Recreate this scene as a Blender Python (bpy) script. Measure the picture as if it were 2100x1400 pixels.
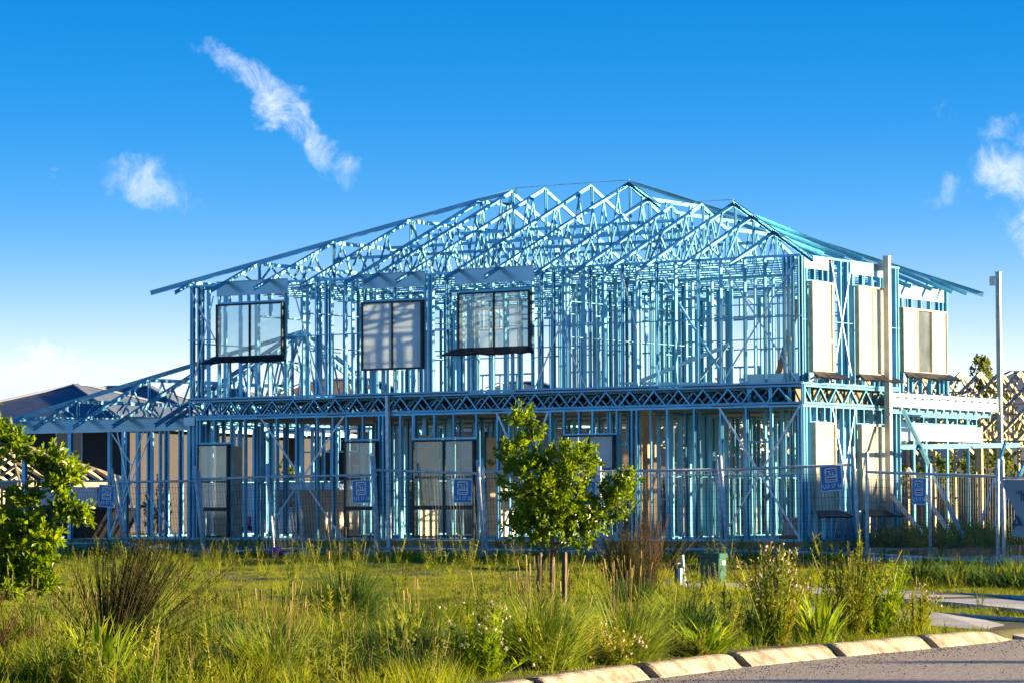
import bpy, math, random
import numpy as np
from mathutils import Vector, Matrix

random.seed(11)
RNG = np.random.default_rng(11)
S = bpy.context.scene
for o in list(bpy.data.objects):
    bpy.data.objects.remove(o)
COL = S.collection

# ------------------------------------------------------------------ camera
CAM = Vector((45.98, -57.22, 0.814))
VR = Vector((0.83936, 0.54356, -0.00455))
VU = Vector((0.03154, -0.04035, 0.99869))
VF = Vector((-0.54266, 0.83840, 0.05101))
cd = bpy.data.cameras.new('camera')
cd.sensor_width = 36.0
cd.lens = 110.8
cd.clip_start = 0.5
cd.clip_end = 4000
cam = bpy.data.objects.new('camera', cd)
COL.objects.link(cam)
m = Matrix.Identity(4)
for i in range(3):
    m[i][0], m[i][1], m[i][2], m[i][3] = VR[i], VU[i], -VF[i], CAM[i]
cam.matrix_world = m
S.camera = cam

# ------------------------------------------------------------------ world, sun, exposure
SUN_AZ = math.radians(60)      # clockwise from +Y
SUN_EL = math.radians(9.2)
W = bpy.data.worlds.new('World')
S.world = W
W.use_nodes = True
wn, wl = W.node_tree.nodes, W.node_tree.links
wn.clear()


def N(nodes, t, **kw):
    n = nodes.new(t)
    for k, v in kw.items():
        setattr(n, k, v)
    return n


out = N(wn, 'ShaderNodeOutputWorld')
bg = N(wn, 'ShaderNodeBackground')
bg.inputs['Strength'].default_value = 0.0555
sky = N(wn, 'ShaderNodeTexSky', sky_type='NISHITA')
sky.sun_disc = False
sky.sun_elevation = SUN_EL
sky.sun_rotation = SUN_AZ
sky.altitude = 50
sky.air_density = 0.6
sky.dust_density = 0.0
sky.ozone_density = 4.0
hsv = N(wn, 'ShaderNodeHueSaturation')
hsv.inputs['Saturation'].default_value = 1.30
wl.new(sky.outputs[0], hsv.inputs['Color'])
tc = N(wn, 'ShaderNodeTexCoord')


def wmath(op, a, b=None):
    n = N(wn, 'ShaderNodeMath', operation=op)
    for i, v in enumerate((a, b)):
        if v is None:
            continue
        if isinstance(v, (int, float)):
            n.inputs[i].default_value = v
        else:
            wl.new(v, n.inputs[i])
    return n.outputs[0]


def wdot(vec, v):
    n = N(wn, 'ShaderNodeVectorMath', operation='DOT_PRODUCT')
    wl.new(vec, n.inputs[0])
    n.inputs[1].default_value = v
    return n.outputs['Value']


# clouds: wisps at fixed directions of the sky, broken up by fractal noise
nz = N(wn, 'ShaderNodeTexNoise')
nz.inputs['Scale'].default_value = 70
nz.inputs['Detail'].default_value = 7
nz.inputs['Roughness'].default_value = 0.70
nz.inputs['Distortion'].default_value = 0.5
wl.new(tc.outputs['Generated'], nz.inputs['Vector'])
nzb = N(wn, 'ShaderNodeTexNoise')
nzb.inputs['Scale'].default_value = 16
nzb.inputs['Detail'].default_value = 3
wl.new(tc.outputs['Generated'], nzb.inputs['Vector'])
nzw = N(wn, 'ShaderNodeTexNoise')
nzw.inputs['Scale'].default_value = 34
nzw.inputs['Detail'].default_value = 6
nzw.inputs['Roughness'].default_value = 0.6
wl.new(tc.outputs['Generated'], nzw.inputs['Vector'])
wv1 = N(wn, 'ShaderNodeVectorMath', operation='SUBTRACT')
wl.new(nzw.outputs['Color'], wv1.inputs[0])
wv1.inputs[1].default_value = (0.5, 0.5, 0.5)
wv2 = N(wn, 'ShaderNodeVectorMath', operation='SCALE')
wl.new(wv1.outputs[0], wv2.inputs[0])
wv2.inputs['Scale'].default_value = 0.042
wv3 = N(wn, 'ShaderNodeVectorMath', operation='ADD')
wl.new(wv2.outputs[0], wv3.inputs[0])
wl.new(tc.outputs['Generated'], wv3.inputs[1])
clouds = [  # direction, tilt of long axis (deg, down to the right), half length, half width, density
    ((-0.5970, 0.7925, 0.1240), 37, 0.034, 0.0090, 1.0),
    ((-0.6323, 0.7683, 0.0985), 18, 0.024, 0.0115, 0.72),
    ((-0.6531, 0.7504, 0.1023), 62, 0.006, 0.0030, 0.55),
    ((-0.6217, 0.7770, 0.0988), 0, 0.007, 0.0035, 0.35),
    ((-0.6619, 0.7481, 0.0473), 0, 0.011, 0.0060, 1.0),
    ((-0.6534, 0.7557, 0.0443), 8, 0.018, 0.0080, 1.1),
    ((-0.6593, 0.7509, 0.0397), 0, 0.024, 0.0060, 1.1),
    ((-0.4000, 0.9100, 0.1158), -12, 0.026, 0.0095, 0.70),
    ((-0.3980, 0.9128, 0.0940), 28, 0.024, 0.0160, 0.98),
    ((-0.4219, 0.9016, 0.0958), 52, 0.010, 0.0070, 0.60),
    ((-0.4246, 0.8973, 0.1209), -30, 0.008, 0.0050, 0.52),
    ((-0.4400, 0.8968, 0.0480), 0, 0.045, 0.0110, 0.55),
    ((-0.1000, 0.9800, 0.1700), 20, 0.050, 0.0160, 0.8),
    ((-0.9200, 0.3600, 0.1500), 15, 0.040, 0.0120, 0.8),
]
total = None
for c, tilt, la, lb, dens in clouds:
    c = Vector(c).normalized()
    e1 = Vector((0, 0, 1)).cross(c).normalized() * -1
    e2 = c.cross(e1) * -1
    if e2.z < 0:
        e2 = -e2
    t = math.radians(tilt)
    a = e1 * math.cos(t) - e2 * math.sin(t)
    b = e1 * math.sin(t) + e2 * math.cos(t)
    sub = N(wn, 'ShaderNodeVectorMath', operation='SUBTRACT')
    wl.new(wv3.outputs[0], sub.inputs[0])
    sub.inputs[1].default_value = c
    u_ = wmath('DIVIDE', wdot(sub.outputs[0], a), la)
    v_ = wmath('DIVIDE', wdot(sub.outputs[0], b), lb)
    facing = wmath('GREATER_THAN', wdot(tc.outputs['Generated'], c), 0.5)
    d2 = wmath('ADD', wmath('MULTIPLY', u_, u_), wmath('MULTIPLY', v_, v_))
    body = wmath('MAXIMUM', wmath('SUBTRACT', 1.0, wmath('MULTIPLY', d2, 0.62)), 0.0)
    body = wmath('MULTIPLY', wmath('MULTIPLY', body, dens), facing)
    total = body if total is None else wmath('MAXIMUM', total, body)
nn = wmath('ADD', wmath('MULTIPLY', wmath('SUBTRACT', nz.outputs['Fac'], 0.25), 2.0), wmath('MULTIPLY', nzb.outputs['Fac'], 0.5))
dens_ = wmath('MULTIPLY', total, wmath('ADD', nn, 0.15))
mr = N(wn, 'ShaderNodeMapRange', interpolation_type='SMOOTHSTEP')
mr.inputs['From Min'].default_value = 0.36
mr.inputs['From Max'].default_value = 1.15
wl.new(dens_, mr.inputs['Value'])
fac = wmath('MULTIPLY', mr.outputs[0], 0.78)
# pale haze low over the whole horizon
sep = N(wn, 'ShaderNodeSeparateXYZ')
wl.new(tc.outputs['Generated'], sep.inputs[0])
hz = wmath('MINIMUM', wmath('MULTIPLY', wmath('POWER', 2.718, wmath('MULTIPLY', sep.outputs[2], -1 / 0.025)), 4.4), 0.80)
hmix = N(wn, 'ShaderNodeMix', data_type='RGBA')
hmix.inputs[7].default_value = (5.0, 5.3, 5.6, 1)
wl.new(hz, hmix.inputs[0])
wl.new(hsv.outputs[0], hmix.inputs[6])
cmix = N(wn, 'ShaderNodeMix', data_type='RGBA')
cmix.inputs[7].default_value = (4.6, 5.0, 6.0, 1)
wl.new(fac, cmix.inputs[0])
wl.new(hmix.outputs[2], cmix.inputs[6])
wl.new(cmix.outputs[2], bg.inputs['Color'])
wl.new(bg.outputs[0], out.inputs[0])

TOSUN = Vector((math.sin(SUN_AZ) * math.cos(SUN_EL), math.cos(SUN_AZ) * math.cos(SUN_EL), math.sin(SUN_EL)))
ld = bpy.data.lights.new('sun', 'SUN')
ld.energy = 5.0
ld.angle = math.radians(0.6)
ld.color = (1.0, 0.76, 0.46)
sun = bpy.data.objects.new('sun', ld)
COL.objects.link(sun)
sun.matrix_world = TOSUN.to_track_quat('Z', 'Y').to_matrix().to_4x4()
sun.location = (60, -20, 40)

S.view_settings.view_transform = 'Standard'
S.view_settings.look = 'None'
S.view_settings.gamma = 1
S.view_settings.exposure = 2.03
S.view_settings.use_curve_mapping = False
S.cycles.max_bounces = 8
S.cycles.transparent_max_bounces = 24
S.cycles.use_denoising = True

# ------------------------------------------------------------------ materials


def material(name, col, rough=0.6, metal=0.0, var=0.15, scale=6.0, bump=0.0, bscale=40.0, spec=0.5,
             col2=None, rnd=0.0, trans=0.0):
    """Principled material with a two-scale noise on its colour, optional bump and translucency."""
    mt = bpy.data.materials.new(name)
    mt.use_nodes = True
    n, l = mt.node_tree.nodes, mt.node_tree.links
    n.clear()
    o = N(n, 'ShaderNodeOutputMaterial')
    p = N(n, 'ShaderNodeBsdfPrincipled')
    p.inputs['Roughness'].default_value = rough
    p.inputs['Metallic'].default_value = metal
    p.inputs['Specular IOR Level'].default_value = spec
    co = N(n, 'ShaderNodeTexCoord')
    geo = N(n, 'ShaderNodeNewGeometry')
    tx = N(n, 'ShaderNodeTexNoise')
    tx.inputs['Scale'].default_value = scale
    tx.inputs['Detail'].default_value = 6
    l.new(geo.outputs['Position'], tx.inputs['Vector'])
    ra = N(n, 'ShaderNodeValToRGB')
    c2 = col2 or tuple(min(1, c * (1 + 2 * var)) for c in col)
    c1 = tuple(c * (1 - var) for c in col)
    ra.color_ramp.elements[0].position = 0.32
    ra.color_ramp.elements[1].position = 0.68
    ra.color_ramp.elements[0].color = (*c1, 1)
    ra.color_ramp.elements[1].color = (*c2, 1)
    l.new(tx.outputs['Fac'], ra.inputs[0])
    colout = ra.outputs[0]
    if rnd:
        oi = N(n, 'ShaderNodeObjectInfo')
        h = N(n, 'ShaderNodeHueSaturation')
        mrr = N(n, 'ShaderNodeMapRange')
        mrr.inputs['To Min'].default_value = 1 - rnd
        mrr.inputs['To Max'].default_value = 1 + rnd
        l.new(oi.outputs['Random'], mrr.inputs['Value'])
        l.new(mrr.outputs[0], h.inputs['Value'])
        l.new(colout, h.inputs['Color'])
        colout = h.outputs[0]
    l.new(colout, p.inputs['Base Color'])
    if bump:
        tb = N(n, 'ShaderNodeTexNoise')
        tb.inputs['Scale'].default_value = bscale
        tb.inputs['Detail'].default_value = 5
        l.new(geo.outputs['Position'], tb.inputs['Vector'])
        b = N(n, 'ShaderNodeBump')
        b.inputs['Strength'].default_value = bump
        b.inputs['Distance'].default_value = 0.02
        l.new(tb.outputs['Fac'], b.inputs['Height'])
        l.new(b.outputs[0], p.inputs['Normal'])
    sh = p.outputs[0]
    if trans:
        tr = N(n, 'ShaderNodeBsdfTranslucent')
        hs = N(n, 'ShaderNodeHueSaturation')
        hs.inputs['Value'].default_value = 1.5
        hs.inputs['Hue'].default_value = 0.485
        hs.inputs['Saturation'].default_value = 1.1
        l.new(colout, hs.inputs['Color'])
        l.new(hs.outputs[0], tr.inputs[0])
        mx = N(n, 'ShaderNodeMixShader')
        mx.inputs[0].default_value = trans
        l.new(p.outputs[0], mx.inputs[1])
        l.new(tr.outputs[0], mx.inputs[2])
        sh = mx.outputs[0]
    l.new(sh, o.inputs[0])
    return mt


def pane_material(name, film, colr=(0.75, 0.78, 0.76), rough=0.25):
    """Window glass: clear pane with some protective film / dust on it."""
    mt = bpy.data.materials.new(name)
    mt.use_nodes = True
    n, l = mt.node_tree.nodes, mt.node_tree.links
    n.clear()
    o = N(n, 'ShaderNodeOutputMaterial')
    g = N(n, 'ShaderNodeBsdfGlossy')
    g.inputs['Roughness'].default_value = 0.03
    t = N(n, 'ShaderNodeBsdfTransparent')
    t.inputs[0].default_value = (0.86, 0.92, 0.90, 1)
    fr = N(n, 'ShaderNodeFresnel')
    fr.inputs[0].default_value = 1.55
    m1 = N(n, 'ShaderNodeMixShader')
    l.new(fr.outputs[0], m1.inputs[0])
    l.new(t.outputs[0], m1.inputs[1])
    l.new(g.outputs[0], m1.inputs[2])
    p = N(n, 'ShaderNodeBsdfPrincipled')
    p.inputs['Roughness'].default_value = rough
    geo = N(n, 'ShaderNodeNewGeometry')
    tx = N(n, 'ShaderNodeTexNoise')
    tx.inputs['Scale'].default_value = 1.7
    tx.inputs['Detail'].default_value = 4
    l.new(geo.outputs['Position'], tx.inputs['Vector'])
    ra = N(n, 'ShaderNodeValToRGB')
    ra.color_ramp.elements[0].position = 0.3
    ra.color_ramp.elements[1].position = 0.7
    ra.color_ramp.elements[0].color = (*[c * 0.82 for c in colr], 1)
    ra.color_ramp.elements[1].color = (*colr, 1)
    l.new(tx.outputs['Fac'], ra.inputs[0])
    l.new(ra.outputs[0], p.inputs['Base Color'])
    tl_ = N(n, 'ShaderNodeBsdfTranslucent')
    l.new(ra.outputs[0], tl_.inputs[0])
    m3 = N(n, 'ShaderNodeMixShader')
    m3.inputs[0].default_value = 0.42
    l.new(p.outputs[0], m3.inputs[1])
    l.new(tl_.outputs[0], m3.inputs[2])
    m2 = N(n, 'ShaderNodeMixShader')
    mrr = N(n, 'ShaderNodeMapRange')
    mrr.inputs['To Min'].default_value = max(0, film - 0.08)
    mrr.inputs['To Max'].default_value = min(1, film + 0.08)
    l.new(tx.outputs['Fac'], mrr.inputs['Value'])
    l.new(mrr.outputs[0], m2.inputs[0])
    l.new(m1.outputs[0], m2.inputs[1])
    l.new(m3.outputs[0], m2.inputs[2])
    l.new(m2.outputs[0], o.inputs[0])
    return mt


M = {}
M['steel'] = material('blue_coated_steel', (0.145, 0.41, 0.565), 0.32, 0.5, 0.12, 1.5, rnd=0.18, bump=0.06, bscale=9)
M['steel_pale'] = material('pale_blue_steel', (0.36, 0.56, 0.62), 0.25, 0.3, 0.08, 1.2, rnd=0.06, bump=0.08, bscale=5)
M['galv'] = material('galvanised_steel', (0.70, 0.72, 0.72), 0.40, 0.35, 0.18, 9, bump=0.1, bscale=60)
M['galv_dark'] = material('weathered_galvanised_tube', (0.62, 0.62, 0.60), 0.55, 0.1, 0.2, 12)
M['wire'] = material('fence_wire', (0.10, 0.11, 0.11), 0.5, 0.5, 0.1, 10)
M['post'] = material('grey_primed_steel', (0.40, 0.41, 0.39), 0.45, 0.25, 0.12, 4, bump=0.1)
M['oxide'] = material('red_oxide_tape', (0.18, 0.04, 0.06), 0.6, 0, 0.1, 5)
M['black_alu'] = material('black_window_frame', (0.018, 0.020, 0.022), 0.35, 0.2, 0.2, 8)
M['sun_glow_alu'] = material('sun_glow_window_frame', (0.44, 0.39, 0.30), 0.35, 0.0, 0.15, 6)  # black frames with the cream sun glow put into their colour
M['flash'] = material('black_plastic_flashing', (0.012, 0.012, 0.014), 0.45, 0, 0.3, 14, bump=0.6, bscale=14)
M['pane_clear'] = pane_material('clear_glass', 0.06, (0.8, 0.85, 0.85))
M['pane_mid'] = pane_material('dusty_glass', 0.30, (0.80, 0.84, 0.82))
M['pane_film'] = pane_material('film_covered_glass', 0.84, (0.86, 0.95, 1.0))
M['pane_cream'] = pane_material('sunlit_film_glass', 0.50, (0.90, 0.86, 0.72))  # lit copy of the film glass, sun warmth put into its cream tint
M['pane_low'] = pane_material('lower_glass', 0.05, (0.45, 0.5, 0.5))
M['ply'] = material('plywood', (0.66, 0.38, 0.17), 0.75, 0, 0.16, 3, bump=0.1)
M['floorboard'] = material('particle_board', (0.20, 0.16, 0.10), 0.85, 0, 0.12, 20)
M['board'] = material('cream_sarking_board', (0.72, 0.66, 0.56), 0.7, 0, 0.10, 2.5)
M['concrete'] = material('concrete', (0.36, 0.34, 0.31), 0.9, 0, 0.16, 3, bump=0.25, bscale=50)
M['path'] = material('footpath_concrete', (0.40, 0.40, 0.39), 0.9, 0, 0.12, 1.4, bump=0.15, bscale=60)
M['kerb'] = material('kerb_concrete', (0.27, 0.225, 0.165), 0.9, 0, 0.40, 6, bump=0.4, bscale=45)
M['asphalt'] = material('asphalt', (0.26, 0.235, 0.215), 0.85, 0, 0.50, 38.0, bump=1.0, bscale=60)
M['membrane'] = material('orange_slab_edge_membrane', (0.50, 0.24, 0.03), 0.6, 0, 0.2, 4)
M['soil'] = material('soil_and_thatch', (0.055, 0.048, 0.025), 0.95, 0, 0.35, 1.6, bump=0.7, bscale=18, col2=(0.11, 0.11, 0.03))
M['dirt'] = material('dug_earth', (0.24, 0.13, 0.07), 0.95, 0, 0.3, 8, bump=0.8, bscale=20)
M['pine'] = material('pine_timber', (0.42, 0.35, 0.21), 0.75, 0, 0.2, 4, rnd=0.15)
M['pine_dark'] = material('weathered_pine', (0.30, 0.21, 0.12), 0.8, 0, 0.2, 4, rnd=0.2)
M['stake'] = material('hardwood_stake', (0.13, 0.085, 0.055), 0.85, 0, 0.25, 12, bump=0.3)
M['bark'] = material('grey_brown_bark', (0.16, 0.11, 0.075), 0.9, 0, 0.3, 25, bump=0.6, bscale=40)
M['leaf'] = material('glossy_tree_leaf', (0.075, 0.17, 0.008), 0.34, 0, 0.30, 3, col2=(0.25, 0.36, 0.018), trans=0.5, spec=0.5)
M['leaf_far'] = material('distant_foliage', (0.07, 0.13, 0.018), 0.6, 0, 0.35, 1.5, col2=(0.22, 0.27, 0.03), trans=0.4)
M['grass'] = material('green_grass', (0.125, 0.26, 0.010), 0.6, 0, 0.35, 0.55, col2=(0.31, 0.36, 0.018), rnd=0.3, trans=0.5, spec=0.3)
M['straw'] = material('straw_grass', (0.22, 0.19, 0.055), 0.7, 0, 0.25, 0.8, col2=(0.32, 0.27, 0.09), rnd=0.3, trans=0.4, spec=0.2)
M['weed'] = material('weed_leaf', (0.15, 0.24, 0.025), 0.6, 0, 0.3, 2, col2=(0.33, 0.34, 0.04), rnd=0.3, trans=0.4, spec=0.3)
M['tussock'] = material('tussock_blade', (0.14, 0.26, 0.022), 0.5, 0, 0.3, 4, col2=(0.35, 0.41, 0.06), trans=0.42, spec=0.4)
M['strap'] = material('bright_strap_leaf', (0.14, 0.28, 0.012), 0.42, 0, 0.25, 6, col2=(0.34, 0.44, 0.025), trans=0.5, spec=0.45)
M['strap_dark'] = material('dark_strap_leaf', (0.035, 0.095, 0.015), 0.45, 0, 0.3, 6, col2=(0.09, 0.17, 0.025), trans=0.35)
M['brown_plant'] = material('dry_brown_stem', (0.10, 0.065, 0.03), 0.8, 0, 0.3, 8, col2=(0.20, 0.13, 0.06), trans=0.25, spec=0.1)
M['olive_plant'] = material('dark_olive_stem', (0.04, 0.05, 0.018), 0.8, 0, 0.3, 8, col2=(0.10, 0.09, 0.03), trans=0.25, spec=0.1)
M['fluff'] = material('fluffy_seed_head', (0.62, 0.52, 0.40), 0.9, 0, 0.12, 30, trans=0.3)
M['sign_blue'] = material('sign_blue', (0.02, 0.22, 0.50), 0.4, 0, 0.05, 3)
M['white'] = material('white_print', (0.95, 0.90, 0.85), 0.45, 0, 0.03, 3)
M['red'] = material('red_print', (0.60, 0.03, 0.07), 0.5, 0, 0.05, 3)
M['banner'] = material('grey_white_banner_cloth', (0.38, 0.38, 0.38), 0.8, 0, 0.08, 2, bump=0.3, bscale=4)
M['navy'] = material('navy_print', (0.02, 0.05, 0.16), 0.6, 0, 0.05, 3)
M['box_green'] = material('green_cabinet_paint', (0.012, 0.085, 0.05), 0.45, 0, 0.15, 5)
M['pipe_blue'] = material('blue_pipe', (0.03, 0.09, 0.34), 0.4, 0, 0.1, 9)
M['pipe_black'] = material('black_valve', (0.02, 0.02, 0.025), 0.45, 0, 0.1, 9)
M['pipe_white'] = material('pale_blue_white_pipe', (0.55, 0.66, 0.74), 0.5, 0, 0.1, 9)
M['pink'] = material('pink_plastic', (0.72, 0.08, 0.32), 0.5, 0, 0.12, 6)
M['gravel'] = material('dark_gravel', (0.06, 0.055, 0.05), 0.85, 0, 0.4, 30)
M['wrap'] = material('grey_shrink_wrap', (0.36, 0.33, 0.31), 0.4, 0, 0.25, 7, bump=0.5, bscale=9)
M['roof_slate'] = material('slate_blue_roof_tile', (0.10, 0.14, 0.21), 0.6, 0, 0.12, 2)
M['roof_brown'] = material('brown_roof_tile', (0.16, 0.115, 0.09), 0.7, 0, 0.15, 2)
M['ridge_cap'] = material('pale_ridge_cap', (0.24, 0.27, 0.34), 0.6, 0, 0.1, 3)
M['brick_dark'] = material('dark_brick_wall', (0.032, 0.029, 0.029), 0.85, 0, 0.3, 30)
M['brick_tan'] = material('tan_brick_wall', (0.42, 0.27, 0.18), 0.85, 0, 0.18, 20)
M['render'] = material('pale_rendered_wall', (0.46, 0.46, 0.45), 0.85, 0, 0.08, 2)
M['trim'] = material('white_house_trim', (0.60, 0.62, 0.64), 0.5, 0, 0.06, 3)
M['dark_glass'] = material('dark_house_window', (0.03, 0.04, 0.05), 0.08, 0, 0.2, 0.7)
M['skip'] = material('black_painted_steel_bin', (0.012, 0.012, 0.014), 0.45, 0.1, 0.3, 6)
M['car_white'] = material('white_car_paint', (0.62, 0.64, 0.66), 0.25, 0, 0.04, 3)
M['tyre'] = material('tyre_rubber', (0.02, 0.02, 0.02), 0.8, 0, 0.1, 8)
M['barrier'] = material('red_barrier_plastic', (0.50, 0.08, 0.05), 0.5, 0, 0.12, 3)
M['paling'] = material('grey_paling', (0.125, 0.10, 0.08), 0.9, 0, 0.35, 9, rnd=0.2)

# ------------------------------------------------------------------ mesh helpers


class MB:
    """Collects vertices and faces; build() links them as one mesh object."""

    def __init__(s):
        s.v, s.f = [], []

    def add(s, v, f):
        k = len(s.v)
        s.v += [tuple(p) for p in v]
        s.f += [tuple(i + k for i in q) for q in f]
        return s

    def box(s, x0, x1, y0, y1, z0, z1):
        return s.add([(x0, y0, z0), (x1, y0, z0), (x1, y1, z0), (x0, y1, z0), (x0, y0, z1), (x1, y0, z1), (x1, y1, z1), (x0, y1, z1)],
                     [(3, 2, 1, 0), (4, 5, 6, 7), (0, 1, 5, 4), (1, 2, 6, 5), (2, 3, 7, 6), (3, 0, 4, 7)])

    def bar(s, p, q, w, d, hint=(0, 0, 1)):
        """rectangular bar from p to q: d along the hint, w across it"""
        mt = frame_matrix(p, q, hint)
        vs = [mt @ Vector((x * w / 2, y * d / 2, z)) for z in (0, 1) for x, y in ((-1, -1), (1, -1), (1, 1), (-1, 1))]
        return s.add(vs, [(3, 2, 1, 0), (4, 5, 6, 7), (0, 1, 5, 4), (1, 2, 6, 5), (2, 3, 7, 6), (3, 0, 4, 7)])

    def csec(s, p, q, hint, w=0.09, fl=0.04):
        mt = frame_matrix(p, q, hint)
        vs, fs = c_profile(w, fl)
        return s.add([mt @ Vector(v) for v in vs], fs)

    def tube(s, p, q, r0, r1=None, n=8, cap=True):
        r1 = r0 if r1 is None else r1
        p, q = Vector(p), Vector(q)
        h = Vector((1, 0, 0)) if abs((q - p).normalized().z) > 0.9 else Vector((0, 0, 1))
        mt = frame_matrix(p, q, h)
        vs = []
        for z, r in ((0, r0), (1, r1)):
            for i in range(n):
                a = 2 * math.pi * i / n
                vs.append(mt @ Vector((math.cos(a) * r, math.sin(a) * r, z)))
        fs = [(i, (i + 1) % n, n + (i + 1) % n, n + i) for i in range(n)]
        if cap:
            fs += [tuple(range(n - 1, -1, -1)), tuple(range(n, 2 * n))]
        return s.add(vs, fs)

    def path(s, pts, rads, n=7):
        for a, b, ra, rb in zip(pts[:-1], pts[1:], rads[:-1], rads[1:]):
            s.tube(a, b, ra, rb, n)
        return s

    def mesh(s, name):
        me = bpy.data.meshes.new(name)
        me.from_pydata(s.v, [], s.f)
        me.update()
        return me

    def build(s, name, mat, parent=None, smooth=False):
        me = s.mesh(name)
        me.materials.append(M[mat])
        if smooth:
            me.polygons.foreach_set('use_smooth', [True] * len(me.polygons))
        return link(name, me, parent)


def frame_matrix(p, q, hint):
    p, q, hint = Vector(p), Vector(q), Vector(hint)
    z = q - p
    zn = z.normalized()
    y = hint - zn * hint.dot(zn)
    if y.length < 1e-5:
        y = Vector((1, 0, 0)) - zn * zn.x
    y.normalize()
    x = y.cross(zn)
    mt = Matrix.Identity(4)
    for i in range(3):
        mt[i][0], mt[i][1], mt[i][2], mt[i][3] = x[i], y[i], z[i], p[i]
    return mt


def c_profile(w, fl, t=0.005, lip=0.012):
    h = w / 2
    pr = [(0, -h), (fl, -h), (fl, -h + lip), (fl - t, -h + lip), (fl - t, -h + t), (t, -h + t),
          (t, h - t), (fl - t, h - t), (fl - t, h - lip), (fl, h - lip), (fl, h), (0, h)]
    n = len(pr)
    vs = [(x, y, z) for z in (0, 1) for x, y in pr]
    fs = [(i, (i + 1) % n, n + (i + 1) % n, n + i) for i in range(n)]
    caps = [(0, 1, 4, 5), (1, 2, 3, 4), (0, 5, 6, 11), (6, 7, 10, 11), (7, 8, 9, 10)]
    fs += [tuple(reversed(c)) for c in caps] + [tuple(i + n for i in c) for c in caps]
    return vs, fs


def link(name, data, parent=None, mat4=None):
    o = bpy.data.objects.new(name, data)
    COL.objects.link(o)
    if mat4 is not None:
        o.matrix_basis = mat4
    if parent is not None:
        o.parent = parent
        o.matrix_parent_inverse = WM[parent.name].inverted()
    WM[o.name] = mat4.copy() if mat4 is not None else Matrix.Identity(4)
    return o


WM = {}
_cs = {}


def member(name, p, q, hint, parent, w=0.09, fl=0.04, mat='steel'):
    """one C-section steel member as an object of its own (mesh shared between alike sections)"""
    key = (w, fl, mat)
    if key not in _cs:
        vs, fs = c_profile(w, fl)
        me = bpy.data.meshes.new('c_section')
        me.from_pydata(vs, [], fs)
        me.materials.append(M[mat])
        _cs[key] = me
    return link(name, _cs[key], parent, frame_matrix(p, q, hint))


_bx = {}


def barobj(name, p, q, w, d, parent, mat, hint=(0, 0, 1)):
    key = (round(w, 4), round(d, 4), mat)
    if key not in _bx:
        me = MB().bar((0, 0, 0), (0, 0, 1), w, d, (0, 1, 0)).mesh('bar')
        me.materials.append(M[mat])
        _bx[key] = me
    return link(name, _bx[key], parent, frame_matrix(p, q, hint))


def thing(name, label, cat, loc, group=None):
    o = link(name, None, None, Matrix.Translation(loc))
    o.empty_display_size = 0.3
    return tag(o, label, cat, group)


def tag(o, label, cat, group=None):
    o['label'] = label
    o['category'] = cat
    if group:
        o['group'] = group
    return o


def stuff(o, **kw):
    o['kind'] = 'stuff'
    for k, v in kw.items():
        o[k] = v
    return o


def sstep(a, b, x):
    t = np.clip((x - a) / (b - a), 0, 1)
    return t * t * (3 - 2 * t)


def koff(y):
    """how far the kerb line swings out towards the road"""
    return 0.28 + 0.025 * np.maximum(0.0, -31.0 - np.asarray(y, float)) ** 1.8


def zg(x, y):
    """ground height"""
    x, y = np.asarray(x, float), np.asarray(y, float)
    x = np.where(x > 31.0, np.maximum(31.0, x - np.where(x < 37, koff(np.maximum(y, -42)), 0)), x)
    z = -0.47 + 0.14 * sstep(-18, -3, y) * (1 - 0.4 * sstep(20, 27, x)) - 0.055 * sstep(27, 31.5, x)
    bump = 0.035 * np.sin(x * 1.3 + y * 0.7) * np.sin(y * 0.9 - x * 0.4) + 0.018 * np.sin(x * 3.1) * np.sin(y * 2.7)
    near = sstep(32.0, 31.0, x) if False else np.clip((32.0 - x) / 1.0, 0, 1)
    z = z + bump * near * sstep(-0.5, -2.5, y)
    road = sstep(32.20, 32.32, x) * (1 - sstep(41.7, 41.8, x))
    return z * (1 - road) + (-0.70) * road


def Zg(x, y):
    return float(zg(x, y))


# ------------------------------------------------------------------ ground, road, kerb, paths
xs = np.unique(np.concatenate([np.array([-900, -500, -250, -120, -70, -45, -30]), np.arange(-20, 32.01, 0.5), np.arange(32.1, 34.9, 0.06), [36, 41.6, 41.7, 41.75, 41.8, 42, 50, 70, 120, 250, 600]]))
ys = np.unique(np.concatenate([np.array([-300, -150, -90, -60, -48]), np.arange(-42, 0.01, 0.5), np.arange(1, 30, 2.0), [40, 60, 90, 140, 250, 500, 1200]]))
GX, GY = np.meshgrid(xs, ys, indexing='ij')
GZ = zg(GX, GY)
verts = np.stack([GX, GY, GZ], -1).reshape(-1, 3)
ny = len(ys)
faces = [(i * ny + j, (i + 1) * ny + j, (i + 1) * ny + j + 1, i * ny + j + 1) for i in range(len(xs) - 1) for j in range(ny - 1)]
me = bpy.data.meshes.new('ground')
me.from_pydata(verts.tolist(), [], faces)
me.materials.append(M['soil'])
me.polygons.foreach_set('use_smooth', [True] * len(me.polygons))
g = link('ground', me)
g['kind'] = 'structure'

rd = MB().box(32.38, 41.74, -300, 500, -0.69, -0.62).build('road', 'asphalt')
rd['kind'] = 'structure'


def slab_poly(name, pts, z, th, mat):
    b = MB()
    n = len(pts)
    pts = [(p[0], p[1], p[2] if len(p) > 2 else z) for p in pts]
    b.add([(x, y, z_) for x, y, z_ in pts] + [(x, y, z_ - th) for x, y, z_ in pts],
          [tuple(range(n)), tuple(range(2 * n - 1, n - 1, -1))] + [(i, i + n, (i + 1) % n + n, (i + 1) % n) for i in range(n)])
    o = b.build(name, mat)
    o['kind'] = 'structure'
    return o


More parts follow.
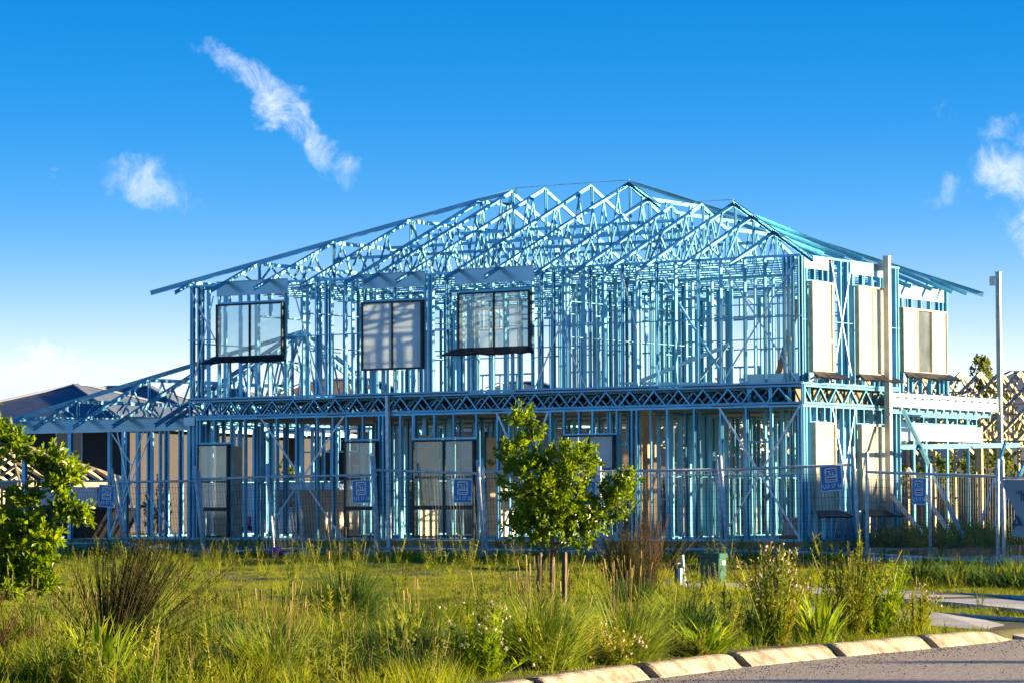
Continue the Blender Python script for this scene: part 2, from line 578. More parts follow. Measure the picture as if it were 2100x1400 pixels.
slab_poly('footpath', [(30.9, -23.15), (32.0, -24.3, -0.48), (32.72, -24.7, -0.60), (32.72, -21.05, -0.60), (32.2, -20.5, -0.47), (29.0, -18.5), (27.2, -17.4), (22.0, -14.0), (21.0, -15.6), (26.6, -19.1), (29.3, -21.4)], -0.44, 0.2, 'path')
slab_poly('driveway_crossing', [(32.72, -26.9, -0.612), (32.72, -25.3, -0.612), (31.7, -24.72, -0.485), (30.2, -23.9, -0.465), (28.6, -23.0, -0.45), (28.2, -24.6, -0.45), (30.8, -26.6, -0.475), (32.3, -26.93, -0.53)], -0.44, 0.12, 'path')

# kerb stones with drainage gaps, tapering to the crossing
kerb_y = [(-41.5, -39.5), (-39.2, -37.3), (-37.05, -35.08), (-34.85, -33.13), (-32.95, -31.16), (-30.95, -29.15), (-28.95, -26.95)]
for i, (a, b) in enumerate(kerb_y):
    prof = [(32.10, -0.75), (32.10, -0.535), (32.12, -0.515), (32.15, -0.505), (32.22, -0.503), (32.26, -0.512), (32.29, -0.53), (32.37, -0.60), (32.40, -0.64), (32.40, -0.75)]
    k = MB()
    n = len(prof)
    ring = []
    stations = [a, a + 0.03] + list(np.linspace(a + 0.2, b - 0.2, 6)) + [b - 0.03, b]
    for j, y in enumerate(stations):
        drop = 0.012 if j in (0, len(stations) - 1) else 0
        if i == len(kerb_y) - 1:
            drop += 0.10 * float(sstep(b - 0.75, b, y))
        jx, jz = float(koff(y)) + random.uniform(-.006, .006), random.uniform(-.005, .005)
        ring.append([(x + jx, y, max(z - drop + jz, -0.75) if z > -0.7 else z) for x, z in prof])
    vs = [p for r_ in ring for p in r_]
    fs = []
    for j in range(len(ring) - 1):
        for q in range(n):
            fs.append((j * n + q, j * n + (q + 1) % n, (j + 1) * n + (q + 1) % n, (j + 1) * n + q))
    fs += [tuple(range(n)), tuple(range(len(vs) - 1, len(vs) - n - 1, -1))]
    k.add(vs, fs)
    lab = ('concrete '+ ['kerb stone at the far foreground end beyond the lush strap leaf clump', 'kerb stone beside the lush strap leaf clump and straw bladed tussock', 'kerb stone under the leafy white flowered weed', 'kerb stone with the yellow green tussock spilling over it', 'kerb stone under the wide bladed strap leaf clump', 'kerb stone below the fluffy flowering weeds', 'kerb stone tapering down to the driveway crossing'][i])
    o = k.build('kerb_stone', 'kerb')
    tag(o, lab, 'kerb', 'kerb stones along the road' if i < 6 else None)

# ------------------------------------------------------------------ the steel-framed house
HL = 15.985            # front length
HX, HY = 14.15, 11.0   # main body
ZTB, ZF, ZT = 2.80, 3.22, 5.87
TAN = 0.414
house = thing('steel_frame_house', 'two-storey unfinished house of bare blue steel studs and roof trusses', 'house', (8, 5, -0.35))

sl = MB()
sl.box(-5.4, 14.4, 0.02, 12.3, -0.6, -0.012)
sl.box(14.4, HL + 0.03, 0.02, 4.6, -0.6, -0.012)
sl.build('concrete_slab', 'concrete', house)
em = MB()
em.box(-5.42, HL + 0.05, 0.0, 0.018, -0.10, -0.016)
em.box(HL + 0.032, HL + 0.05, 0.02, 4.6, -0.10, -0.016)
em.build('edge_membrane', 'membrane', house)


def wall(A, B, z0, z1, spacing=0.6, studs=None, noggins=(0.5,), openings=(), singles=True, parent=None, jitter=0.03, w=0.09, flips=0.5, pname='wall_frame'):
    """steel stud wall from A to B (plan points): plates as the part's mesh, studs and noggins as sub-parts"""
    A, B = Vector((*A, 0)), Vector((*B, 0))
    L = (B - A).length
    d = (B - A) / L
    nrm = Vector((-d.y, d.x, 0))
    base = MB()
    c = nrm * 0.045
    up = Vector((0, 0, 1))

    def P(s, z):
        return A + d * s + c + up * z
    base.csec(P(L, z0 + 0.002), P(0, z0 + 0.002), nrm, w + 0.004, 0.045)
    rest = MB() if not singles else None
    part = base.build(pname, 'steel', house if parent is None else parent)
    member('top_plate', P(0, z1 - 0.002), P(L, z1 - 0.002), nrm, part, w + 0.004, 0.045)

    def put(kind, p, q, hint, ww=w, fl=0.04):
        if singles:
            member(kind, p, q, hint, part, ww, fl)
        else:
            rest.csec(p, q, hint, ww, fl)
    if studs is None:
        k = max(1, round(L / spacing))
        studs = [i * L / k + (random.uniform(-jitter, jitter) if 0 < i < k else 0) for i in range(k + 1)]
    for s in studs:
        s = min(max(s, 0.045), L - 0.045)
        hint = nrm if random.random() < flips else -nrm
        inside = [o for o in openings if o[0] + 0.02 < s < o[1] - 0.02]
        if inside:
            s0, s1, zs, zh = inside[0]
            if zs - z0 > 0.25:
                put('stud', P(s, z0 + 0.006), P(s, zs - 0.006), hint)
            if z1 - zh > 0.2:
                put('stud', P(s, zh + 0.006), P(s, z1 - 0.006), hint)
        else:
            put('stud', P(s, z0 + 0.006), P(s, z1 - 0.006), hint)
    for s0, s1, zs, zh in openings:
        for s in (s0 - 0.02, s1 + 0.02):
            put('stud', P(s, z0 + 0.006), P(s, z1 - 0.006), nrm if s < (s0 + s1) / 2 else -nrm)
        put('header', P(s0, zh), P(s1, zh), nrm, w + 0.006)
        if zs - z0 > 0.25:
            put('sill_track', P(s1, zs), P(s0, zs), nrm, w + 0.006)
    for fz in noggins:
        z = z0 + (z1 - z0) * fz
        cuts = [0] + sorted([v for o in openings if o[2] < z < o[3] for v in o[:2]]) + [L]
        for a, b in zip(cuts[::2], cuts[1::2]):
            if b - a > 0.15:
                put('noggin', P(a, z), P(b, z), nrm, w + 0.008, 0.02)
    if not singles and rest.v:
        stuff(rest.build('interior_stud_row', 'steel', part))
    return part, P, nrm


def strap(part, p, q, w=0.035, mat='galv'):
    p, q = Vector(p), Vector(q)
    n = Vector((0, 1, 0)) if abs((q - p).y) < 0.2 else Vector((1, 0, 0))
    return barobj('brace_strap', p, q, w, 0.004, part, mat, n)


# --- front wall, upper floor
US = [0.0, 0.1, 0.26, 0.37, 3.32, 3.65, 3.91, 4.11, 4.49, 4.69, 6.78, 6.86, 7.2, 9.66, 9.97, 10.25, 10.35, 10.79, 10.88, 11.29, 11.69,
      12.09, 12.53, 13.03, 13.53, 14.11, 14.68, 15.15, 15.6, 15.70, 15.80, 15.95, 1.15, 1.75, 2.35, 5.35, 5.8, 6.25, 8.0, 8.45, 8.95]
UO = [(0.88, 2.79, 4.16, 5.44), (5.0, 6.64, 3.77, 5.33), (7.58, 9.45, 4.15, 5.44)]
fu, PU, _ = wall((0, 0), (HL, 0), ZF, ZT, studs=US, noggins=(0.525,), openings=UO)
for a, b in ((0.84, 2.89), (4.95, 6.68), (7.45, 9.52)):
    member('lintel', (a, -0.004, 5.75), (b, -0.004, 5.75), (0, 0, -1), fu, 0.34, 0.05, 'steel_pale')
for p, q in (((0.06, 5.8), (0.85, 4.5)), ((0.75, 5.6), (0.06, 3.3)), ((3.0, 5.8), (3.85, 3.3)), ((9.5, 5.82), (10.83, 3.26)), ((10.8, 5.82), (9.52, 3.26)),
             ((14.11, 5.82), (15.9, 3.26)), ((15.93, 5.8), (14.13, 3.26)), ((11.7, 5.7), (12.1, 4.4))):
    strap(fu, (p[0], -0.012, p[1]), (q[0], -0.012, q[1]))
member('raking_brace', (12.55, 0.35, 5.55), (13.95, 0.35, 3.5), (0, 1, 0), fu, 0.06, 0.04)
# roof truss offcut and stacked lengths lying on the upper floor
member('loose_chord', (11.6, 0.7, 3.35), (13.9, 0.7, 4.1), (0, 0, 1), fu, 0.08, 0.04, 'steel_pale')
member('loose_chord', (13.9, 0.72, 4.1), (13.1, 0.72, 3.3), (0, 0, 1), fu, 0.05, 0.03, 'steel_pale')
member('loose_chord', (11.2, 0.74, 3.36), (13.6, 0.74, 3.3), (0, 0, 1), fu, 0.06, 0.03, 'steel_pale')
for k in range(5):
    member('stacked_channel', (14.25 + 0.1 * random.random(), 0.5 + 0.08 * (k % 3), 3.28 + 0.075 * (k // 2)), (15.75, 0.5 + 0.08 * (k % 3), 3.28 + 0.075 * (k // 2)), (0, 0, 1), fu, 0.07, 0.05, 'steel_pale')
barobj('timber_prop', (15.35, 1.1, 5.0), (14.85, 1.1, 3.4), 0.05, 0.14, fu, 'pine_dark', (1, 0, 0))

# --- front wall, ground floor
LS = [0.03, 0.27, 1.66, 2.1, 2.14, 2.57, 3.09, 3.71, 4.11, 6.0, 8.53, 8.87, 9.45, 9.89, 11.96, 12.04, 12.42, 12.82, 13.43, 14.06, 14.66, 15.28, 15.88, 15.97,
      0.77, 4.98, 6.87, 7.42, 10.61, 10.99, 5.49, 6.30]
LO = [(0.34, 1.23, 0.03, 2.23), (4.51, 5.4, 0.03, 2.25), (6.36, 8.0, 0.03, 2.25), (10.25, 11.57, 1.50, 2.28)]
fl_, PL, _ = wall((0, 0), (HL, 0), 0.0, ZTB, studs=LS, noggins=(), openings=LO)
member('noggin', (5.5, 0.045, 1.42), (6.3, 0.045, 1.42), (0, 1, 0), fl_, 0.1, 0.02)
member('noggin', (5.5, 0.045, 0.95), (6.3, 0.045, 0.95), (0, 1, 0), fl_, 0.1, 0.02)
member('noggin', (12.06, 0.045, 1.4), (15.95, 0.045, 1.4), (0, 1, 0), fl_, 0.1, 0.02)
for p, q in (((2.12, 2.77), (4.4, 0.04)), ((4.45, 2.77), (2.45, 0.4)), ((8.55, 2.77), (9.87, 0.04)), ((9.87, 2.77), (8.6, 0.04)),
             ((14.06, 2.77), (15.93, 0.04)), ((15.95, 2.77), (14.2, 0.2))):
    strap(fl_, (p[0], -0.012, p[1]), (q[0], -0.012, q[1]), 0.045)
MB().box(12.10, 12.118, 0.12, 0.74, 0.02, 2.74).build('plywood_sheet', 'ply', house)
pp = MB().bar((5.72, -0.06, -0.3), (5.68, -0.06, 3.2), 0.075, 0.075, (0, 1, 0)).build('vertical_prop', 'galv', house)
br = MB().box(-0.12, 0.2, -0.02, -0.004, 2.63, 2.82)
br.build('corner_bracket', 'steel_pale', house)


def floor_truss(p0, p1, z0, z1, period=0.6, off=0.0, singles=True):
    p0, p1 = Vector((*p0, 0)), Vector((*p1, 0))
    L = (p1 - p0).length
    d = (p1 - p0) / L
    nrm = Vector((-d.y, d.x, 0))
    b = MB()
    zc = lambda s, z: p0 + d * s + Vector((0, 0, z))
    b.csec(zc(0, z1), zc(L, z1), nrm, 0.09, 0.045)
    b.csec(zc(L, z0), zc(0, z0), nrm, 0.09, 0.045)
    for s in (0.02, L - 0.02):
        b.csec(zc(s, z0), zc(s, z1), nrm, 0.084, 0.04)
    if not singles:
        k = 0
        s = 0.05
        while s < L - period / 2:
            za, zb = (z1 - 0.03, z0 + 0.03) if k % 2 == 0 else (z0 + 0.03, z1 - 0.03)
            b.csec(zc(s, za), zc(s + period / 2, zb), nrm, 0.05, 0.03)
            s += period / 2
            k += 1
        return b.build('floor_truss', 'steel', house)
    part = b.build('floor_truss', 'steel', house)
    k = 0
    s = 0.05
    while s < L - period / 2 + 0.01:
        za, zb = (z1 - 0.03, z0 + 0.03) if k % 2 == 0 else (z0 + 0.03, z1 - 0.03)
        member('web', zc(s, za), zc(s + period / 2, zb), nrm, part, 0.06, 0.032)
        s += period / 2
        k += 1
    return part


floor_truss((0, 0.045), (HL, 0.045), ZTB + 0.012, ZF - 0.012, 0.592)
for k, y in enumerate((0.5, 0.95, 1.6, 2.4, 3.4)):
    floor_truss((0.1 + 0.17 * k, y), (HL - 0.1, y), ZTB + 0.012, ZF - 0.045, 0.592, singles=False)
floor_truss((HL - 0.045, 0.12), (HL - 0.045, 4.5), ZTB + 0.012, ZF - 0.012, 0.7)
for x in (HL - 0.35, HL - 0.8, HL - 1.3):
    floor_truss((x, 0.12), (x, 4.5), ZTB + 0.02, ZF - 0.05, 0.45, singles=False)
MB().box(0.12, HX - 0.1, 0.12, HY - 0.1, ZF - 0.032, ZF - 0.004).box(HX - 0.1, HL - 0.12, 0.12, 4.4, ZF - 0.032, ZF - 0.004).build('floor_sheet', 'floorboard', house)
MB().box(HL - 0.24, HL - 0.215, 0.14, 4.45, ZTB + 0.02, ZF - 0.05).box(HX - 0.16, HX - 0.135, 4.7, HY - 0.1, ZTB + 0.02, ZF - 0.05).build('added_sun_stop', 'floorboard', house)  # added boards that keep low sun from lighting the floor cavity
MB().box(0.14, HX - 0.2, 0.14, HY - 0.1, ZTB - 0.022, ZTB - 0.012).box(HX - 0.2, HL - 0.26, 0.14, 4.4, ZTB - 0.022, ZTB - 0.012).build('added_cavity_cover', 'floorboard', house)  # added dark sheet closing the floor cavity so it stays in shade
tp = MB()
for a, b, z in ((0.0, 3.0, ZF - 0.004), (4.2, 7.8, ZF - 0.004), (9.0, 12.6, ZF - 0.004), (13.2, HL, ZF - 0.004), (2.0, 2.3, ZTB), (4.0, 4.5, ZTB), (8.4, 8.7, ZTB), (9.6, 9.9, ZTB), (13.9, 14.4, ZTB), (15.2, 15.95, ZTB)):
    tp.box(a, b, -0.012, -0.004, z - 0.012, z + 0.012)
tp.build('red_plate_tape', 'oxide', house)

# --- right side walls
SO = [(0.28, 1.23, 3.46, 5.36), (2.39, 3.8, 3.47, 5.37)]
rs, PRS, _ = wall((HL, 0.05), (HL, 4.6), ZF, ZT, studs=[0.0, 0.15, 1.45, 1.75, 2.1, 2.3, 4.1, 4.35, 4.55, 0.6, 0.95, 2.8, 3.2, 3.6], noggins=(0.5,), openings=[(a - .05, b - .05, c, d) for a, b, c, d in SO])
for a, b in ((0.14, 1.25), (2.24, 3.9)):
    member('lintel', (HL + 0.006, a, 5.72), (HL + 0.006, b, 5.72), (0, 0, 1), rs, 0.27, 0.05, 'steel_pale')
strap(rs, (HL + 0.014, 1.35, 5.8), (HL + 0.014, 2.3, 3.3))
strap(rs, (HL + 0.014, 2.3, 5.8), (HL + 0.014, 1.35, 3.3))
LSO = [(0.38, 1.3, 0.61, 2.46), (2.48, 3.89, 0.62, 2.46)]
rl, PRL, _ = wall((HL, 0.05), (HL, 4.6), 0.0, ZTB, studs=[0.0, 0.15, 0.6, 0.95, 1.5, 1.8, 2.1, 2.35, 2.8, 3.2, 3.6, 4.1, 4.35, 4.55], noggins=(), openings=[(a - .05, b - .05, c, d) for a, b, c, d in LSO])
strap(rl, (HL + 0.014, 1.35, 2.75), (HL + 0.014, 2.4, 0.05))
strap(rl, (HL + 0.014, 2.4, 2.75), (HL + 0.014, 1.35, 0.05))
wall((HX, 4.6), (HL - 0.1, 4.6), ZF, ZT, 0.45)
wall((HX, 4.6), (HL - 0.1, 4.6), 0, ZTB, 0.45)
FO = [(3.75, 6.1, 3.78, 5.26)]
ff, _, _ = wall((HX, 4.6), (HX, HY), ZF, ZT, 0.5, openings=FO)
member('lintel', (HX + 0.006, 8.0, 5.62), (HX + 0.006, 10.75, 5.62), (0, 0, 1), ff, 0.30, 0.05, 'steel_pale')
# garage front: deep lintel, high panel, jamb post
gl, _, _ = wall((HX + 0.15, 4.6), (HX + 0.15, 12.25), 2.57, ZTB, 0.6, noggins=())
member('lintel', (HX + 0.26, 4.7, 2.38), (HX + 0.26, 12.2, 2.38), (0, 0, 1), gl, 0.36, 0.05, 'steel_pale')
barobj('jamb_post', (HX + 0.2, 12.25, 0), (HX + 0.2, 12.25, 2.6), 0.09, 0.12, gl, 'pine')
# balcony: two posts, edge beam with bolts, joists, rail plate
for y in (3.55, 9.3):
    ps = 0.125 if y < 5 else 0.10
    pb = MB().bar((16.2, y, -0.4), (16.2, y, 6.02), ps, ps, (0, 1, 0)).bar((16.2, y, 6.02), (16.2, y, 6.035), 0.135, 0.135, (0, 1, 0)).build('balcony_post', 'post', house)
    MB().box(16.12 - 0.14, 16.12, y - 0.006, y + 0.006, 5.72, 5.94).build('bolt_plate', 'galv_dark', pb)
bb = member('balcony_beam', (16.2, 3.68, 2.98), (16.2, 9.22, 2.98), (0, 0, 1), house, 0.30, 0.07, 'steel_pale')
bl = MB()
for k in range(13):
    y = 4.0 + k * 0.42
    bl.box(16.205, 16.26, y - 0.03, y + 0.03, 3.02, 3.05)
    bl.box(16.1, 16.26, y - 0.03, y + 0.03, 3.135, 3.165)
    bl.tube((16.18, y + 0.1, 2.80), (16.26, y + 0.1, 2.80), 0.03, n=6)
stuff(bl.build('beam_bolt_row', 'post', bb))
for k in range(10):
    y = 4.9 + k * 0.48
    member('balcony_joist', (HX + 0.1, y, 2.90), (16.12, y, 2.90), (0, 0, 1), house, 0.15, 0.05)
member('balcony_edge_channel', (16.05, 3.7, 2.74), (16.05, 9.2, 2.74), (0, 0, 1), house, 0.09, 0.05)
# raking props against the garage corner and balcony post
for p, q, mt_ in (((16.5, 3.6, 2.75), (18.6, 2.4, -0.3), 'steel'), ((17.6, 6.4, 2.1), (18.55, 2.5, -0.3), 'steel'), ((18.2, 6.6, 2.05), (18.7, 2.6, -0.28), 'steel'), ((16.6, 3.6, 1.5), (17.8, 3.3, 0.0), 'galv'), ((16.3, 3.4, 0.95), (17.4, 3.2, -0.2), 'galv')):
    member('raking_prop', p, q, (0, 0, 1), house, 0.09, 0.045, mt_)
member('temporary_rail', (17.0, 2.55, 1.94), (17.0, 8.59, 2.06), (0, 0, 1), house, 0.10, 0.04)

# --- left side, back and inner walls
wall((0, HY), (0, 0.1), ZF, ZT, 0.6, openings=[(2.2, 4.2, 4.2, 5.3), (6.4, 8.4, 4.2, 5.3)])
wall((0, HY), (0, 0.1), 0, ZTB, 0.6)
wall((HX, HY), (0, HY), ZF, ZT, 0.5, openings=[(1.2, 3.2, 4.1, 5.3), (5.0, 7.0, 4.1, 5.3), (9.4, 10.8, 4.1, 5.3), (11.6, 13.4, 4.1, 5.3)])
wall((HX, 12.2), (0, 12.2), 0, ZTB, 0.6, openings=[(1.5, 4.5, 0.1, 2.2), (6.0, 7.5, 0.9, 2.2), (9.0, 11.5, 0.1, 2.2)])
for A, B, sp, op in (((3.3, 3.6), (13.9, 3.6), 0.5, [(2.2, 3.1, 3.26, 5.3), (7.0, 7.9, 3.26, 5.3)]), ((0.2, 7.4), (14.0, 7.4), 0.55, [(4.2, 5.1, 3.26, 5.3)]),
                     ((3.3, 0.2), (3.3, 7.3), 0.5, []), ((10.3, 0.2), (10.3, 7.3), 0.5, []), ((7.9, 3.7), (7.9, 10.8), 0.55, [])):
    wall(A, B, ZF, ZT - 0.1, sp, noggins=(0.45, 0.75), openings=op, singles=False, pname='inner_wall_frame', jitter=0.08)
for A, B, sp, op in (((2.9, 3.3), (13.9, 3.3), 0.5, [(1.2, 2.1, 0, 2.1), (6.2, 7.1, 0, 2.1)]), ((0.2, 6.6), (14.0, 6.6), 0.55, [(5.0, 7.0, 0, 2.2)]),
                     ((5.9, 0.2), (5.9, 6.5), 0.5, []), ((11.3, 0.2), (11.3, 4.5), 0.45, []), ((10.6, 3.4), (10.6, 12.0), 0.55, []), ((3.6, 6.7), (3.6, 12.0), 0.6, []), ((12.2, 1.7), (15.8, 1.7), 0.5, [(1.5, 2.4, 0, 2.1)])):
    wall(A, B, 0, ZTB - 0.02, sp, noggins=(0.5,), openings=op, singles=False, pname='inner_wall_frame', jitter=0.08)
bd = [((0.42, 0.5, 0.02), 0.95, 2.15), ((2.1, 1.2, 0.02), 2.6, 1.12), ((6.15, 0.5, 0.02), 0.7, 2.3), ((7.9, 4.0, 0.02), 1.2, 1.1), ((5.95, 3.5, 0.02), 1.2, 2.3)]
for (x, y, z), w_, h_ in bd:
    MB().box(x, x + 0.02, y, y + w_, z, z + h_).build('wall_lining_board', 'board', house)

# --- ceiling battens and roof
for k in range(18):
    y = 0.35 + k * 0.6
    member('ceiling_batten', (0.1, y, ZT - 0.075), ((HL if y < 4.4 else HX) - 0.1, y, ZT - 0.075), (0, 1, 0), house, 0.045, 0.022)


def Hroof(x, y):
    a = min(x, HX - x, y, HY - y)
    b = (min(HL - x, y, 7.0 - y) if x < 12.5 else min(HL - x, y)) if x > 9.0 else -9
    return max(a, b)


def roof_truss(x, ymax, cut=None):
    """truss in the plane x=const; the outline follows the hip roof"""
    Y = np.arange(0, ymax + 0.001, 0.02)
    Hh = np.array([Hroof(x, y) for y in Y])
    bp = [0]
    for i in range(1, len(Y) - 1):
        s0, s1 = Hh[i] - Hh[i - 1], Hh[i + 1] - Hh[i]
        if abs(s0 - s1) > 0.006 and (Y[i] - Y[bp[-1]] > 0.15):
            bp.append(i)
    bp.append(len(Y) - 1)
    pts = [(Y[i], ZT + 0.05 + TAN * max(Hh[i], 0)) for i in bp]
    pts = [(-0.62, ZT + 0.05 - TAN * 0.62)] + pts
    if ymax > 10.5:
        pts.append((HY + 0.62, ZT + 0.05 - TAN * 0.62))
    b = MB()
    for (ya, za), (yb, zb) in zip(pts[:-1], pts[1:]):
        b.csec((x, ya, za), (x, yb, zb), (0, 0, 1), 0.085, 0.038)
    part = b.build('roof_truss', 'steel', house)
    member('bottom_chord', (x + 0.003, 0, ZT + 0.02), (x + 0.003, ymax, ZT + 0.02), (0, 0, 1), part, 0.06, 0.032)
    nodes = max(2, round(ymax / 1.05))
    step = ymax / nodes
    top = lambda y: ZT + 0.03 + TAN * max(Hroof(x, y), 0)
    for i in range(nodes):
        ya, ym, yb = i * step, (i + 0.5) * step, (i + 1) * step
        zt = top(ym)
        if zt - ZT > 0.22:
            for yy in (ya, yb):
                if 0.01 < yy < ymax - 0.01:
                    member('web', (x + 0.006, yy, ZT + 0.03), (x + 0.006, ym, zt), (0, 1, 0) if yy < ym else (0, -1, 0), part, 0.042, 0.028)
    # king posts at the breaks of the outline
    if ymax < 10:
        member('web', (x + 0.008, ymax, ZT + 0.03), (x + 0.008, ymax, top(ymax) - 0.02), (0, 1, 0), part, 0.075, 0.034)
    for (yy, zz) in pts[2:-1]:
        if 0.3 < yy < ymax - 0.3 and zz - ZT > 0.3:
            member('web', (x + 0.008, yy, ZT + 0.03), (x + 0.008, yy, zz - 0.02), (0, 1, 0), part, 0.075, 0.034)
    return part


TX = [0.11, 1.16, 2.41, 3.70, 4.90, 5.45, 6.33, 7.61, 8.66, 9.94, 10.93, 11.71, 12.55, 13.53, 14.70]
for x in TX:
    roof_truss(x, HY if x < 12.0 else max(HL - x + 0.02, 1.0))
zt = lambda h: ZT + 0.075 + TAN * h
hips = [((-0.62, -0.62), (5.5, 5.5)), ((-0.62, HY + 0.62), (5.5, 5.5)), ((HX + 0.62, HY + 0.62), (8.65, 5.5)), ((10.65, 3.5), (8.65, 5.5)), ((HL + 0.62, -0.62), (12.5, 3.5))]
for (xa, ya), (xb, yb) in hips:
    h0 = min(xa, ya) if xa < 1 and ya < 1 else None
    ha = -0.62 if (xa < 0 or ya > HY or ya < 0) else 3.5
    hb = min(5.5, yb)
    member('hip_rafter', (xa, ya, zt(ha)), (xb, yb, zt(hb)), (0, 0, 1), house, 0.11, 0.05)
for y in (6.6, 7.7, 8.8, 9.9, 10.7):
    h = HY - y
    member('jack_rafter', (HX + 0.62, y, zt(-0.62) - 0.03), (HX - h, y, zt(h) - 0.03), (0, 0, 1), house, 0.09, 0.04)
for y in (0.95, 1.9, 2.75):
    member('jack_rafter', (HL + 0.05, y, zt(0) - 0.03), (HL - y, y, zt(y) - 0.03), (0, 0, 1), house, 0.09, 0.04)
barobj('ridge_strap', (5.5, 5.5, zt(5.5) + 0.055), (8.65, 5.5, zt(5.5) + 0.055), 0.03, 0.012, house, 'galv_dark')
barobj('ridge_strap', (10.7, 3.5, zt(3.5) + 0.055), (12.5, 3.5, zt(3.5) + 0.055), 0.03, 0.012, house, 'galv_dark')
for y, h in ((2.6, 1.5), (3.6, 2.2), (4.5, 3.0), (6.5, 3.0), (7.4, 2.2)):
    xa, xb = h + 0.8, HX - h - 0.8
    member('roof_binder', (xa, y, ZT + 0.05 + TAN * h), (xb, y, ZT + 0.05 + TAN * h), (0, 0, 1), house, 0.07, 0.03)

# --- windows


def window(A, d, wd, z0, z1, n, outward, frame='black_alu', pane='pane_clear', cols=1, transom=None, sill=True, reveal=0.05, sash=None):
    """window unit: dark frame (part), each pane, mullion and the loose flashing below as sub-parts"""
    A, d, out_ = Vector((*A, 0)), Vector((*d, 0)), Vector((*outward, 0))
    up = Vector((0, 0, 1))
    fw, dp = 0.038, 0.10
    P = lambda s, z, o=0.0: A + d * s + up * z + out_ * o
    b = MB()
    o0 = reveal
    b.bar(P(0, z0 + fw / 2, o0), P(wd, z0 + fw / 2, o0), dp, fw, up)
    b.bar(P(0, z1 - fw / 2, o0), P(wd, z1 - fw / 2, o0), dp, fw, up)
    b.bar(P(fw / 2, z0 + fw, o0), P(fw / 2, z1 - fw, o0), dp, fw, d)
    b.bar(P(wd - fw / 2, z0 + fw, o0), P(wd - fw / 2, z1 - fw, o0), dp, fw, d)
    part = b.build('window', frame, house)
    rows = [(z0 + fw, z1 - fw)] if transom is None else [(z0 + fw, transom - 0.04), (transom + 0.04, z1 - fw)]
    cw = (wd - 2 * fw) / cols
    for za, zb in rows:
        for c in range(cols):
            s0, s1 = fw + c * cw, fw + (c + 1) * cw
            oo = o0 + (0.02 if c % 2 == 0 else -0.01)
            m_ = pane[c % len(pane)] if isinstance(pane, (list, tuple)) else pane
            MB().bar(P(s0 + 0.004, (za + zb) / 2, oo), P(s1 - 0.004, (za + zb) / 2, oo), 0.008, zb - za - 0.004, up).build('pane', m_, part)
    for c in range(1, cols):
        barobj('mullion', P(fw + c * cw, z0 + fw, o0 + 0.005), P(fw + c * cw, z1 - fw, o0 + 0.005), 0.06, 0.028, part, frame, d)
    if transom is not None:
        barobj('transom', P(fw, transom, o0 + 0.005), P(wd - fw, transom, o0 + 0.005), 0.08, 0.09, part, frame, up)
    if sill:
        f = MB()
        k = 14
        ext = 0.26
        top, lo, und = [], [], []
        for i in range(k + 1):
            t_ = i / k
            s = -ext * 0.25 + (wd + ext * 0.5) * t_
            s2 = -ext + (wd + 2 * ext) * t_
            jz = random.uniform(-0.018, 0.018)
            jo = random.uniform(-0.02, 0.02)
            top.append(P(s, z0 + 0.02, o0 + 0.07))
            lo.append(P(s2, z0 - 0.11 + jz, o0 + 0.30 + jo))
            und.append(P(s2, z0 - 0.14 + jz, o0 + 0.24 + jo))
        vs = top + lo + und
        n1 = k + 1
        fs = []
        for i in range(k):
            fs.append((i, i + 1, n1 + i + 1, n1 + i))
            fs.append((n1 + i, n1 + i + 1, 2 * n1 + i + 1, 2 * n1 + i))
            fs.append((2 * n1 + i, 2 * n1 + i + 1, i + 1, i))
        fs += [(0, n1, 2 * n1), (k, 2 * n1 + k, n1 + k)]
        f.add(vs, fs)
        f.build('sill_flashing', 'flash', part)
    return part


FX, FN = (1, 0), (0, -1)
window((0.88, 0), FX, 1.91, 4.16, 5.39, None, FN, pane='pane_clear', cols=2)
window((5.0, 0), FX, 1.64, 3.77, 5.28, None, FN, pane='pane_film', cols=2, sill=False)
window((7.58, 0), FX, 1.87, 4.15, 5.39, None, FN, pane='pane_mid', cols=2)
window((0.34, 0), FX, 0.89, 0.06, 2.19, None, FN, pane='pane_low', transom=0.70, sill=False)
window((4.51, 0), FX, 0.89, 0.06, 2.20, None, FN, pane='pane_low', transom=0.71, sill=False)
window((6.36, 0), FX, 1.64, 0.06, 2.20, None, FN, pane='pane_low', transom=0.72, cols=2, sill=False)
window((10.27, 0), FX, 1.28, 1.50, 2.25, None, FN, pane=['pane_low', 'pane_film'], cols=2, sill=False)
SY, SN = (0, 1), (1, 0)
window((HL, 0.30), SY, 0.92, 3.46, 5.33, None, SN, frame='sun_glow_alu', pane='pane_cream', transom=4.12, reveal=0.07)
window((HL, 2.40), SY, 1.40, 3.47, 5.35, None, SN, frame='sun_glow_alu', pane='pane_cream', cols=2, reveal=0.07)
window((HL, 0.38), SY, 0.92, 0.61, 2.44, None, SN, frame='sun_glow_alu', pane='pane_cream', reveal=0.07)
window((HL, 2.48), SY, 1.41, 0.62, 2.44, None, SN, frame='sun_glow_alu', pane=['pane_cream', 'pane_mid'], cols=2, reveal=0.07)
window((HX, 8.33), SY, 2.36, 3.76, 5.25, None, SN, frame='sun_glow_alu', pane=['pane_cream', 'pane_clear', 'pane_cream'], cols=3, reveal=0.07)

